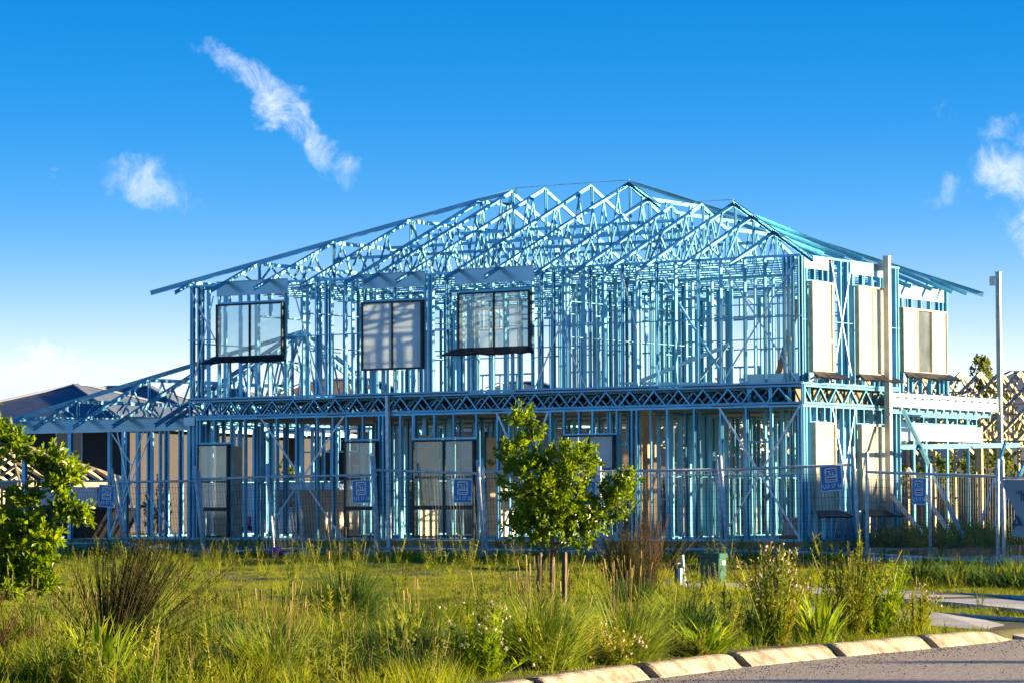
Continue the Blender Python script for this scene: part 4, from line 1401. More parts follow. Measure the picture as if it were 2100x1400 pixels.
def scatter(name, pts, scales, coll, label):
    """one object of kind stuff: points that carry grass clumps through geometry nodes"""
    n = len(pts)
    me_ = bpy.data.meshes.new(name)
    me_.from_pydata([tuple(p) for p in pts], [], [])
    at = me_.attributes.new('gscale', 'FLOAT', 'POINT')
    at.data.foreach_set('value', np.asarray(scales, dtype=np.float32))
    o_ = link(name, me_)
    ng = bpy.data.node_groups.new(name + '_nodes', 'GeometryNodeTree')
    ng.interface.new_socket('Geometry', in_out='INPUT', socket_type='NodeSocketGeometry')
    ng.interface.new_socket('Geometry', in_out='OUTPUT', socket_type='NodeSocketGeometry')
    nd, lk = ng.nodes, ng.links
    gi, go_ = nd.new('NodeGroupInput'), nd.new('NodeGroupOutput')
    m2p = nd.new('GeometryNodeMeshToPoints')
    ci = nd.new('GeometryNodeCollectionInfo')
    ci.inputs['Collection'].default_value = coll
    ci.inputs['Separate Children'].default_value = True
    ci.inputs['Reset Children'].default_value = True
    ip = nd.new('GeometryNodeInstanceOnPoints')
    ip.inputs['Pick Instance'].default_value = True
    ri = nd.new('FunctionNodeRandomValue')
    ri.data_type = 'INT'
    ri.inputs[4].default_value = 0
    ri.inputs[5].default_value = 4
    rr = nd.new('FunctionNodeRandomValue')
    rr.data_type = 'FLOAT_VECTOR'
    rr.inputs[0].default_value = (-0.12, -0.12, 0)
    rr.inputs[1].default_value = (0.12, 0.12, 6.28)
    na = nd.new('GeometryNodeInputNamedAttribute')
    na.data_type = 'FLOAT'
    na.inputs[0].default_value = 'gscale'
    lk.new(gi.outputs[0], m2p.inputs[0])
    lk.new(m2p.outputs[0], ip.inputs['Points'])
    lk.new(ci.outputs[0], ip.inputs['Instance'])
    lk.new(ri.outputs[2], ip.inputs['Instance Index'])
    lk.new(rr.outputs[0], ip.inputs['Rotation'])
    lk.new(na.outputs[0], ip.inputs['Scale'])
    lk.new(ip.outputs[0], go_.inputs[0])
    md = o_.modifiers.new('scatter', 'NODES')
    md.node_group = ng
    stuff(o_, label=label, category='grass')
    return o_


def in_view(x, y, mside=2.5):
    dx, dy = x - CAM.x, y - CAM.y
    dep = dx * VF.x + dy * VF.y
    lat = dx * VR.x + dy * VR.y
    return (np.abs(lat) < dep * 0.1675 + mside) & (dep > 21)


def inside(x, y, poly):
    r_ = np.zeros(x.shape, bool)
    n = len(poly)
    for i in range(n):
        (x0, y0), (x1, y1) = poly[i], poly[(i + 1) % n]
        c = ((y0 > y) != (y1 > y)) & (x < (x1 - x0) * (y - y0) / (y1 - y0 + 1e-12) + x0)
        r_ ^= c
    return r_


PATHS = [[(34.5, -26.1), (33.0, -21.2), (29.0, -18.5), (27.2, -17.4), (22.0, -14.0), (21.0, -15.6), (26.6, -19.1), (29.3, -21.4), (31.05, -23.2)],
         [(36.5, -27.6), (34.5, -26.6), (31.7, -24.72), (30.2, -23.9), (28.6, -23.0), (28.2, -24.6), (30.8, -26.6), (32.25, -26.95), (33.0, -28.4)]]


def field(n, x0, x1, y0, y1, rng):
    x = rng.uniform(x0, x1, n)
    y = rng.uniform(y0, y1, n)
    k = in_view(x, y) & (x < 32.06 + koff(y))
    k &= ~((x > -5.5) & (x < 14.5) & (y > -0.03) & (y < 12.4)) & ~((x > 14) & (x < 16.1) & (y > -.03) & (y < 4.7))
    for p in PATHS:
        k &= ~inside(x, y, p)
    return x[k], y[k]


def lownoise(x, y, f, s):
    return 0.5 + 0.5 * (np.sin(x * f + s) * np.sin(y * f * 1.1 + s * 2.1) * 0.6 + np.sin(x * f * 2.3 + y * f * 1.7 + s) * 0.4)


C_short, C_tall, C_weed, C_lit = make_templates('short_tufts', 'short'), make_templates('tall_tufts_b', 'tall'), make_templates('weed_tufts_cc', 'weed'), make_templates('litter_tufts_ddd', 'litter')
rng = np.random.default_rng(5)
x, y = field(125000, -14, 34, -42, 1.5, rng)
q = lownoise(x, y, 0.8, 1.0)
dep = (x - CAM.x) * VF.x + (y - CAM.y) * VF.y
k = rng.random(len(x)) < np.where(dep < 32, 0.45, 1.0)
x, y, q, dep = x[k], y[k], q[k], dep[k]
scatter('lawn_grass', np.stack([x, y, zg(x, y)], -1), rng.uniform(0.65, 1.25, len(x)) * (0.7 + 0.5 * q) * np.where(dep > 52, 0.72, 1.0), C_short, 'short green and straw grass covering the verge')
x, y = field(62000, -14, 34, -42, 0.5, rng)
dep = (x - CAM.x) * VF.x + (y - CAM.y) * VF.y
lat = (x - CAM.x) * VR.x + (y - CAM.y) * VR.y
u = lat / dep * 6463 + 1050
den = np.where((u < 960) & (dep < 36), 0.30, 0.012) + np.where((dep > 57), 0.05, 0) + np.where((dep < 31) & (u < 2000), 0.03, 0) + np.where((dep > 42) & (dep < 52) & (u > 1180) & (u < 1900), 0.22, 0)
k = rng.random(len(x)) < den * (0.4 + 0.9 * lownoise(x, y, 0.9, 2.0))
x, y = x[k], y[k]
scatter('tall_grass', np.stack([x, y, zg(x, y)], -1), rng.uniform(0.55, 1.15, len(x)), C_tall, 'tall seeding grass in patches on the verge and before the fence')
x, y = field(31000, -10, 34, -42, 1.2, rng)
dep = (x - CAM.x) * VF.x + (y - CAM.y) * VF.y
k = rng.random(len(x)) < np.where(dep > 57, 0.09, np.where(dep < 36, 0.14, 0.02)) * (0.3 + lownoise(x, y, 1.1, 4.0))
x, y = x[k], y[k]
scatter('weed_cover', np.stack([x, y, zg(x, y)], -1), rng.uniform(0.6, 1.3, len(x)), C_weed, 'leafy weeds mixed into the grass')
x, y = rng.uniform(16.3, 26, 5000), rng.uniform(1.4, 12, 5000)
k = in_view(x, y, 3)
x, y = x[k], y[k]
scatter('garden_weeds', np.stack([x, y, zg(x, y)], -1), rng.uniform(0.7, 1.6, len(x)), C_weed, 'yellow green weeds growing beside the garage slab')


# --- single plants
def place_plant(name, label, cat, x, y, parts, group=None):
    x = x + (0.9 * float(koff(y)) if x > 31 else 0.45 * (float(koff(y)) if x > 29 else 0))
    z = Zg(x, y)
    t_ = thing(name, label, cat, (x, y, z), group)
    base_ = Matrix.Translation((x, y, z))
    for pn, me_, mt_ in parts:
        me_.materials.append(M[mt_])
        o_ = link(pn, me_, t_, base_)
        stuff(o_)
    return t_


def tussock(label, x, y, h, r, n, mat, seeds=0, seed=0, w_=0.007, lean=0.6, bend=1.0, smat='straw'):
    rg = np.random.default_rng(seed + 100)
    parts = [('leaves', blades_mesh(rnd_blades(n, r, h, w_, lean, bend, rg), 'leaves'), mat)]
    if seeds:
        s_ = MB()
        seed_heads(s_, seeds, r * 0.9, h * 0.95, rg, 0.09, 0.012)
        parts.append(('seed_heads', s_.mesh('seed_heads'), smat))
    return place_plant('grass_tussock', label, 'grass tussock', x, y, parts)


def strap_plant(label, x, y, h, n, mat, seed, w_=0.022, r=0.10, lean=0.45, bend=0.8):
    rg = np.random.default_rng(seed + 300)
    return place_plant('strap_leaf_plant', label, 'plant', x, y, [('leaves', blades_mesh(rnd_blades(n, r, h, w_, lean, bend, rg), 'leaves'), mat)])


def feathery(label, x, y, h, r, n, mat, seed, name='feathery_shrub', lean=0.35, wind=0.0):
    rg = np.random.default_rng(seed + 500)
    st, lv = MB(), []
    for i in range(n):
        a = rg.random() * 6.28
        le = abs(rg.normal(0, lean))
        L = h * rg.uniform(0.55, 1.08)
        tip = Vector((math.cos(a) * math.sin(le) * L + wind * L, math.sin(a) * math.sin(le) * L + wind * 0.6 * L, math.cos(le) * L))
        b0 = Vector((math.cos(a) * r * 0.25, math.sin(a) * r * 0.25, -0.03))
        mid = b0.lerp(tip, 0.5) + Vector((0, 0, 0.06 * L))
        st.bar(b0, mid, 0.006, 0.006)
        st.bar(mid, tip, 0.004, 0.004)
        for j in range(26):
            t_ = rg.uniform(0.25, 1.0)
            p = b0.lerp(mid, t_ * 2) if t_ < 0.5 else mid.lerp(tip, t_ * 2 - 1)
            lv.append(((p.x, p.y, p.z), rg.random() * 6.28, rg.uniform(0.03, 0.08), 0.006, rg.uniform(0.2, 1.1), 0.4))
    return place_plant(name, label, 'shrub', x, y, [('stems', st.mesh('stems'), mat), ('leaves', blades_mesh(lv, 'leaves'), mat)])


def flower_weed(label, x, y, h, n, seed, mat='weed', fluff=True, spread=0.28):
    rg = np.random.default_rng(seed + 700)
    st, lv, fl2 = MB(), [], MB()
    for i in range(n):
        a = rg.random() * 6.28
        le = abs(rg.normal(0, spread))
        L = h * rg.uniform(0.5, 1.05)
        b0 = Vector((math.cos(a) * 0.07, math.sin(a) * 0.07, -0.03))
        tip = b0 + Vector((math.cos(a) * math.sin(le) * L, math.sin(a) * math.sin(le) * L, math.cos(le) * L))
        st.bar(b0, tip, 0.007, 0.007)
        for j in range(60):
            t_ = rg.uniform(0.05, 0.97)
            p = b0.lerp(tip, t_)
            lv.append(((p.x, p.y, p.z), rg.random() * 6.28, rg.uniform(0.06, 0.15) * (1.15 - 0.7 * t_), 0.020, rg.uniform(0.4, 1.2), 0.5))
        if fluff:
            for j in range(int(rg.integers(1, 5))):
                p = tip + Vector((rg.normal(0, 0.035), rg.normal(0, 0.035), rg.uniform(-0.10, 0.05)))
                s_ = rg.uniform(0.005, 0.010)
                q_ = Vector((rg.normal(), rg.normal(), 1.2)).normalized()
                st.bar(tip.lerp(b0, 0.12), p, 0.003, 0.003)
                fl2.bar(p, p + q_ * s_ * 2, s_ * 1.4, s_ * 1.4)
                fl2.bar(p - q_.orthogonal() * s_, p + q_.orthogonal() * s_, s_, s_ * 1.3)
    parts = [('stems', st.mesh('stems'), mat), ('leaves', blades_mesh(lv, 'leaves'), mat)]
    if fluff:
        parts.append(('seed_heads', fl2.mesh('seed_heads'), 'fluff'))
    return place_plant('flowering_weed', label, 'weed', x, y, parts)


tussock('large pale green tussock with upright straw stems between the two leafy weeds', 31.75, -35.75, 0.78, 0.20, 1000, 'tussock', 22, 1, lean=0.7, bend=0.9, w_=0.014)
tussock('broad yellow green tussock spilling over the kerb', 31.72, -34.1, 0.72, 0.20, 1100, 'tussock', 16, 2, lean=0.8, bend=1.0, w_=0.014)
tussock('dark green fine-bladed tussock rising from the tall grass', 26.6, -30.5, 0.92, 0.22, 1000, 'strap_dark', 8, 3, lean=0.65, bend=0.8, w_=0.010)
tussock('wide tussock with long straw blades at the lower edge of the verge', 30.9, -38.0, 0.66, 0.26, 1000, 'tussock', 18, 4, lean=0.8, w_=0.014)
tussock('dark tussock behind the tree stakes', 25.9, -23.4, 0.55, 0.20, 420, 'strap_dark', 8, 5, w_=0.010)
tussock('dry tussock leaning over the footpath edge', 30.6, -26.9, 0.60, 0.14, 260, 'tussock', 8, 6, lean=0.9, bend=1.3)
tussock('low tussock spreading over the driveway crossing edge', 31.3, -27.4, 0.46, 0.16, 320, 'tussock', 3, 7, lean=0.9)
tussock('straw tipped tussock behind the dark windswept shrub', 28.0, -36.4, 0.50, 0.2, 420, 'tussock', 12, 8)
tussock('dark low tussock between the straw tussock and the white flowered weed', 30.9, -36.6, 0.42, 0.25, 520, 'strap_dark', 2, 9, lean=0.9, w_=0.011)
tussock('dark tussock behind the yellow green one', 30.5, -32.6, 0.52, 0.25, 520, 'strap_dark', 4, 10, lean=0.8, w_=0.011)
tussock('small bright tussock at the foot of the dark fine-bladed one', 28.4, -33.2, 0.46, 0.2, 480, 'tussock', 8, 11)
strap_plant('bright green strap leaf clump by the kerb, wide bladed', 31.85, -32.75, 0.42, 190, 'strap', 1, 0.032, 0.14, 0.85, 1.0)
strap_plant('upright bright strap leaf clump between two flowering weeds', 31.75, -30.2, 0.62, 100, 'strap', 2, 0.036, 0.12, 0.4, 0.5)
strap_plant('lush strap leaf clump at the lower edge beside the feathery shrub', 30.0, -39.1, 0.62, 110, 'strap', 3, 0.036, 0.12, 0.45, 0.8)
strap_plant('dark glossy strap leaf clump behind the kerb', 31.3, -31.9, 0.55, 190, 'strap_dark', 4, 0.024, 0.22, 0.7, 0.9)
strap_plant('dark strap leaf clump behind the tall flowering weed', 30.9, -30.9, 0.55, 180, 'strap_dark', 5, 0.024, 0.2, 0.7, 0.9)
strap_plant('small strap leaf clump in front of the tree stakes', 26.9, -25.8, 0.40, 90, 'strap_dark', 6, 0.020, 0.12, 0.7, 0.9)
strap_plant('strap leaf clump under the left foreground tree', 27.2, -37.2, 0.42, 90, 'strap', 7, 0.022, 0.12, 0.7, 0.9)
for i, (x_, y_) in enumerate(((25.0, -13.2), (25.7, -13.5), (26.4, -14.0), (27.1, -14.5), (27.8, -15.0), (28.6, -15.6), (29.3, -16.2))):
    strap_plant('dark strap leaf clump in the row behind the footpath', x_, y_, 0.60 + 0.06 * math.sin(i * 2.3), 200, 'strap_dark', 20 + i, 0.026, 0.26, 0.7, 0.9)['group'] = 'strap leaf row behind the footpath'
feathery('dark windswept feathery shrub in the foreground grass', 29.04, -37.7, 1.0, 0.22, 260, 'olive_plant', 1, lean=0.42, wind=0.22)
feathery('brown dry feathery shrub left of the windswept one', 28.0, -37.5, 0.66, 0.2, 70, 'brown_plant', 2, lean=0.5)
feathery('round dark brown feathery shrub beside the staked tree', 25.25, -22.5, 0.95, 0.25, 190, 'olive_plant', 3, lean=0.42)
feathery('hazy reddish brown seeding shrub behind the dark one', 24.2, -20.2, 1.15, 0.25, 80, 'brown_plant', 4, lean=0.40)
feathery('dark olive shrub between the flowering weeds and the fence', 28.9, -25.4, 0.85, 0.2, 110, 'olive_plant', 5, lean=0.4)
feathery('olive shrub at the footpath end behind the tall weed', 31.0, -27.6, 0.72, 0.2, 80, 'olive_plant', 6, lean=0.4)
flower_weed('tall fluffy flowering weed by the kerb with pale seed heads', 31.75, -31.15, 0.95, 24, 1)
flower_weed('second fluffy flowering weed leaning beside the tallest one', 31.6, -30.8, 0.80, 16, 2)
flower_weed('tall grey green weed rising before the corner of the frame', 31.6, -29.3, 1.12, 34, 3, fluff=False, spread=0.2)
flower_weed('bushy yellow green weed below the tall grey green one', 31.7, -28.9, 0.80, 34, 4, mat='strap', spread=0.36, fluff=False)
flower_weed('short weed with pale seed heads by the driveway crossing', 31.75, -28.2, 0.52, 12, 5)
flower_weed('leafy weed with small white flowers in the foreground', 31.75, -36.9, 0.62, 26, 6, mat='strap', spread=0.42)
flower_weed('low yellow flowering weed mat between the two tussocks', 31.9, -34.85, 0.34, 34, 7, mat='weed', spread=0.7)
flower_weed('small weed on the kerb edge between the tussock and strap leaves', 31.95, -33.3, 0.26, 18, 8, mat='weed', fluff=False, spread=0.7)

extra = [  # x, y, height, kind, label
    (29.6, -36.3, 0.50, 'd', 'dark grass clump right of the windswept shrub'), (30.3, -35.2, 0.48, 'd', 'dark grass clump behind the white flowered weed'),
    (29.9, -34.2, 0.50, 't', 'bright grass clump behind the pale tussock'), (30.9, -34.7, 0.44, 'd', 'dark grass clump between the two big tussocks'),
    (30.7, -33.6, 0.46, 'd', 'dark grass clump behind the kerb tussock'), (29.2, -31.2, 0.48, 't', 'bright grass clump below the tree stakes'),
    (30.4, -31.6, 0.46, 'd', 'dark grass clump behind the wide bladed strap leaves'), (28.3, -29.4, 0.45, 'd', 'dark grass clump between the stakes and the flowering weeds'),
    (29.9, -29.4, 0.55, 't', 'bright grass clump behind the fluffy weeds'), (30.6, -28.9, 0.50, 'd', 'dark grass clump behind the upright strap leaves'),
    (27.3, -34.5, 0.55, 't', 'bright grass clump behind the brown feathery shrub'), (28.6, -35.0, 0.45, 'd', 'dark grass clump in the middle of the tall grass'),
    (26.4, -35.2, 0.55, 't', 'bright grass clump beside the left foreground tree'), (31.3, -37.4, 0.36, 'd', 'low dark grass clump beside the white flowered weed'),
    (29.4, -38.9, 0.40, 't', 'bright grass clump at the foot of the windswept shrub'), (28.3, -38.9, 0.5, 'd', 'dark grass clump at the lower edge under the tree')]
for i, (x_, y_, h_, kd, lab) in enumerate(extra):
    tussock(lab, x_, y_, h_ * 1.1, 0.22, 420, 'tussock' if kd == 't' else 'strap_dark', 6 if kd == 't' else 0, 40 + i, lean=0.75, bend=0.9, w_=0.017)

# gravel washed along the kerb
C_stone = bpy.data.collections.new('stone_templates')
for k in range(5):
    rs_ = np.random.default_rng(k + 40)
    vv = [(math.cos(a) * 0.012 * rs_.uniform(.7, 1.2) * cz, math.sin(a) * 0.010 * rs_.uniform(.7, 1.2) * cz, h_) for cz, h_ in ((1, 0.0), (0.9, 0.007)) for a in np.linspace(0, 6.28, 7)[:-1]] + [(0, 0, 0.012)]
    ff_ = [(i, (i + 1) % 6, 6 + (i + 1) % 6, 6 + i) for i in range(6)] + [(6 + i, 6 + (i + 1) % 6, 12) for i in range(6)]
    ms_ = MB().add(vv, ff_).mesh('stone')
    template('stone', [(ms_, 'gravel')], k, C_stone)
n = 1800
yy = rng.uniform(-39, -22, n)
xx = 32.42 + koff(yy) + np.abs(rng.normal(0, 0.9, n)) * (0.25 + 0.75 * lownoise(yy, yy * 0.3, 1.4, 0.3))
sc_ = rng.uniform(0.25, 0.8, n)
gr_ = scatter('road_gravel', np.stack([xx, yy, np.full(n, -0.6195)], -1), sc_, C_stone, 'loose dark gravel scattered along the road edge')
gr_['category'] = 'gravel'


# --- trees
def leaf_faces(v, f_, p, dirv, L, w_, rg):
    d_ = Vector(dirv).normalized()
    s_ = d_.cross(Vector((rg.normal(), rg.normal(), rg.normal() + 0.6)))
    if s_.length < 1e-3:
        s_ = d_.orthogonal()
    s_.normalize()
    n_ = s_.cross(d_)
    k = len(v)
    p = Vector(p)
    v += [tuple(p), tuple(p + d_ * L * 0.35 + s_ * w_ * 0.36 + n_ * w_ * 0.1), tuple(p + d_ * L * 0.72 + s_ * w_ * 0.5 + n_ * w_ * 0.16), tuple(p + d_ * L - n_ * L * 0.06),
          tuple(p + d_ * L * 0.72 - s_ * w_ * 0.5 + n_ * w_ * 0.16), tuple(p + d_ * L * 0.35 - s_ * w_ * 0.36 + n_ * w_ * 0.1), tuple(p + d_ * L * 0.6)]
    f_ += [(k, k + 1, k + 6), (k + 1, k + 2, k + 6), (k + 2, k + 3, k + 6), (k + 3, k + 4, k + 6), (k + 4, k + 5, k + 6), (k + 5, k, k + 6)]


def tree(name, label, x, y, trunk, blobs, nleaf, L, w_, seed, mat='leaf', cat='tree', per=11, group=None, zbase=None, trunk_r=0.03):
    """trunk: list of polylines [(lateral, away, up)...] in metres; blobs: (lateral, away, up, rx, ry, rz, weight)"""
    rg = np.random.default_rng(seed)
    z = Zg(x, y) if zbase is None else zbase
    t_ = thing(name, label, cat, (x, y, z), group)
    R_ = Vector((VR.x, VR.y, 0)).normalized()
    D_ = Vector((VF.x, VF.y, 0)).normalized()
    at = lambda a, b, c: Vector((x, y, z)) + R_ * a + D_ * b + Vector((0, 0, c))
    tb = MB()
    for pl, r0 in trunk:
        pts = [at(*p) for p in pl]
        n = len(pts)
        tb.path(pts, [r0 * (1 - 0.7 * i / (n - 1)) for i in range(n)])
    v, f_ = [], []
    tot = sum(b[6] for b in blobs)
    root = at(*trunk[0][0][-1])
    for bl_ in blobs:
        cnt = int(nleaf / per * bl_[6] / tot)
        c0 = at(bl_[0], bl_[1], bl_[2])
        for i in range(cnt):
            q_ = rg.normal(size=3)
            q_ /= np.linalg.norm(q_)
            rad = rg.random() ** 0.42
            p = c0 + R_ * float(q_[0] * rad * bl_[3]) + D_ * float(q_[1] * rad * bl_[4]) + Vector((0, 0, float(q_[2] * rad * bl_[5])))
            outd = (p - c0)
            outd = Vector((outd.x / bl_[3], outd.y / bl_[4], outd.z / bl_[5] + 0.55)) + Vector(tuple(rg.normal(0, 0.25, 3)))
            outd.normalize()
            if i % 3 == 0:
                tb.bar(c0.lerp(p, 0.35), p, 0.006, 0.006)
            for j in range(per):
                dj = (outd * rg.uniform(0.3, 1.1) + Vector(tuple(rg.normal(0, 0.62, 3)))).normalized()
                pj = p + outd * rg.uniform(-0.08, 0.05) * (L / 0.09) + Vector(tuple(rg.normal(0, 0.012, 3)))
                leaf_faces(v, f_, pj, dj, L * rg.uniform(0.65, 1.15), w_ * rg.uniform(0.8, 1.15), rg)
    tb.build('trunk', 'bark', t_, True)
    me_ = bpy.data.meshes.new('crown')
    me_.from_pydata(v, [], f_)
    me_.materials.append(M[mat])
    link('crown', me_, t_)
    return t_


TXx, TYy = 25.17, -24.2
tree('young_tree', 'young glossy leaved tree with a red brown trunk between two stakes', TXx, TYy,
     [([(0, 0, -0.05), (0.0, 0, 0.3), (0.02, 0, 0.62), (0.0, 0, 1.2), (-0.15, 0.0, 1.7), (-0.3, 0, 2.3)], 0.038),
      ([(0.01, 0, 0.55), (-0.10, 0, 0.75), (-0.2, 0.05, 1.1), (-0.4, 0.0, 1.55)], 0.022), ([(0.02, 0, 0.6), (0.2, -0.05, 1.0), (0.45, 0, 1.5)], 0.02),
      ([(0.02, 0, 0.75), (0.5, 0.1, 1.1), (0.85, 0, 1.35)], 0.016)],
     [(-0.05, 0, 1.50, 0.60, 0.50, 0.42, 3.2), (0.0, 0, 1.10, 0.48, 0.42, 0.32, 1.9), (-0.42, 0.0, 1.85, 0.32, 0.3, 0.24, 1.0), (0.25, 0, 1.82, 0.40, 0.36, 0.22, 1.2),
      (-0.36, 0, 2.36, 0.15, 0.13, 0.13, 0.35), (-0.22, 0, 2.18, 0.15, 0.12, 0.08, 0.2), (-0.33, 0, 2.05, 0.10, 0.1, 0.12, 0.15), (0.82, 0, 1.35, 0.26, 0.24, 0.30, 1.0), (0.95, 0, 1.55, 0.14, 0.13, 0.13, 0.3),
      (0.35, 0, 0.92, 0.30, 0.26, 0.22, 0.7), (-0.35, 0, 1.0, 0.26, 0.22, 0.22, 0.5), (0.52, 0, 1.15, 0.25, 0.25, 0.26, 0.6)],
     10000, 0.082, 0.032, 21)
for sx, lab in ((-0.17, 'rough timber stake on the left of the young tree'), (0.13, 'rough timber stake on the right of the young tree')):
    lab = 'rough timber tree stake under the forked stem' if sx < 0 else 'rough timber tree stake on the feathery shrub side of the trunk'
    x_, y_ = TXx + VR.x * sx + 0.25, TYy + VR.y * sx - 0.35
    z_ = Zg(x_, y_)
    o = MB().bar((x_, y_, z_ - 0.2), (x_ + 0.01, y_, z_ + 0.66), 0.05, 0.045, (0, 1, 0)).bar((x_ + 0.01, y_, z_ + 0.66), (x_ + 0.01, y_, z_ + 0.675), 0.036, 0.03, (0, 1, 0)).build('tree_stake', 'stake')
    tag(o, lab, 'stake', 'tree stakes')
tree('young_tree', 'leafy young tree in the left foreground with yellow green shoots', 25.6, -34.5,
     [([(-0.55, 0, -0.05), (-0.5, 0, 0.5), (-0.4, 0, 1.0), (-0.3, 0, 1.5), (-0.25, 0, 2.1)], 0.04), ([(-0.5, 0, 0.45), (-0.1, 0, 0.9), (0.3, 0, 1.25)], 0.02), ([(-0.42, 0, 0.9), (0.0, 0, 1.3), (0.25, 0, 1.75)], 0.018), ([(-0.5, 0, 0.35), (-0.1, 0, 0.55), (0.2, 0, 0.75)], 0.016)],
     [(-0.45, 0, 1.25, 0.34, 0.35, 0.42, 1.5), (-0.2, 0, 0.95, 0.34, 0.34, 0.28, 1.3), (0.12, 0, 1.08, 0.24, 0.2, 0.14, 0.5), (0.30, 0, 0.98, 0.18, 0.16, 0.12, 0.35), (0.10, 0, 1.35, 0.14, 0.12, 0.10, 0.25), (0.42, 0, 1.50, 0.14, 0.12, 0.11, 0.3), (0.56, 0, 1.60, 0.10, 0.10, 0.10, 0.2), (0.40, 0, 1.76, 0.12, 0.10, 0.07, 0.16), (0.18, 0, 1.72, 0.14, 0.1, 0.09, 0.2),
      (0.0, 0, 1.90, 0.13, 0.12, 0.12, 0.22), (-0.18, 0, 2.02, 0.12, 0.12, 0.14, 0.25), (-0.30, 0, 2.25, 0.1, 0.1, 0.12, 0.16), (0.08, 0, 0.70, 0.22, 0.2, 0.13, 0.45), (-0.15, 0, 0.50, 0.28, 0.24, 0.18, 0.7), (0.62, 0, 1.20, 0.13, 0.10, 0.08, 0.2), (0.45, 0, 1.25, 0.12, 0.1, 0.08, 0.18), (-0.35, 0, 1.7, 0.22, 0.22, 0.22, 0.6), (0.28, 0, 0.55, 0.14, 0.12, 0.08, 0.18), (0.22, 0, 0.82, 0.16, 0.14, 0.1, 0.25)],
     7400, 0.098, 0.038, 33)

# ------------------------------------------------------------------ neighbouring houses, timber frames, far trees


def far_house(label, px_, py_, ang, w_, d_, zw, zr, wallmat, roofmat, storeys=1, upper=None, seed=0, garage=True, z0=-0.5):
    """hip-roofed house: walls, roof with gutter, windows with panes, garage door; built round its own base, front faces -y"""
    rg = random.Random(seed)
    base_ = Matrix.Translation((px_, py_, z0)) @ Matrix.Rotation(math.radians(ang), 4, 'Z')
    t_ = link('neighbour_house', None, None, base_)
    tag(t_, label, 'house', 'neighbouring houses behind the frame')

    def part(mb, name, mat, parent=None):
        me_ = mb.mesh(name)
        me_.materials.append(M[mat])
        return link(name, me_, parent or t_, base_)
    h1 = zw / storeys
    part(MB().box(-w_ / 2, w_ / 2, 0, d_, 0, h1 if storeys > 1 else zw), 'wall', wallmat)
    if storeys > 1:
        part(MB().box(-w_ / 2 + 0.02, w_ / 2 - 0.02, 0.02, d_ - 0.02, h1, zw), 'upper_wall', upper or wallmat)
    e = 0.55
    x0, x1, y0, y1 = -w_ / 2 - e, w_ / 2 + e, -e, d_ + e
    hd = min(x1 - x0, y1 - y0) / 2
    if x1 - x0 > y1 - y0:
        ra, rb = (x0 + hd, (y0 + y1) / 2), (x1 - hd, (y0 + y1) / 2)
    else:
        ra, rb = (0, y0 + hd), (0, y1 - hd)
    b = MB()
    b.add([(x0, y0, zw), (x1, y0, zw), (x1, y1, zw), (x0, y1, zw), (ra[0], ra[1], zr), (rb[0], rb[1], zr)],
          [(0, 1, 5, 4), (1, 2, 5), (2, 3, 4, 5), (3, 0, 4), (3, 2, 1, 0)] if x1 - x0 > y1 - y0 else [(0, 1, 4), (1, 2, 5, 4), (2, 3, 5), (3, 0, 4, 5), (3, 2, 1, 0)])
    rf = part(b, 'roof', roofmat)
    rc = MB()
    for p, q in ((ra, rb), ((x0, y0), ra), ((x0, y1) if x1 - x0 > y1 - y0 else (x1, y0), ra), ((x1, y0) if x1 - x0 > y1 - y0 else (x0, y1), rb), ((x1, y1), rb)):
        z_a = zr if p in (ra, rb) else zw
        rc.bar((p[0], p[1], z_a + 0.04), (q[0], q[1], zr + 0.04), 0.28, 0.08)
    part(rc, 'ridge_capping', 'ridge_cap', rf)
    gt = MB()
    gt.box(x0 - 0.08, x1 + 0.08, y0 - 0.10, y0 - 0.005, zw - 0.10, zw + 0.06)
    gt.box(x1 + 0.005, x1 + 0.08, y0, y1, zw - 0.10, zw + 0.06)
    part(gt, 'gutter', 'trim', rf)
    for s in range(storeys):
        n = max(2, int(w_ / 4.2))
        for i in range(n):
            if garage and s == 0 and i == n - 1:
                continue
            ww = rg.choice((1.2, 1.8, 2.4))
            hh = rg.choice((1.1, 1.3, 1.6))
            cx = -w_ / 2 + (i + 0.5) * w_ / n
            zc = s * h1 + 1.5
            wdw = part(MB().box(cx - ww / 2, cx + ww / 2, -0.05, 0.01, zc - hh / 2, zc + hh / 2), 'window', 'trim')
            for k in range(2):
                part(MB().box(cx - ww / 2 + 0.07 + k * ww / 2, cx - 0.05 + k * ww / 2, -0.062, -0.052, zc - hh / 2 + 0.07, zc + hh / 2 - 0.07), 'pane', 'dark_glass', wdw)
    if garage:
        cx = w_ / 2 - w_ / (2 * max(2, int(w_ / 4.2)))
        gd = part(MB().box(cx - 1.3, cx + 1.3, -0.06, 0.01, 0.02, 2.25), 'garage_door', 'trim')
        for k in range(4):
            part(MB().box(cx - 1.22, cx + 1.22, -0.075, -0.062, 0.08 + k * 0.54, 0.56 + k * 0.54), 'panel', 'trim', gd)
    return t_


def pos(px_, depth):
    d_ = VF + VR * ((px_ - 1050) / 6463)
    d_.z = 0
    p = CAM + d_ * depth
    return p.x, p.y


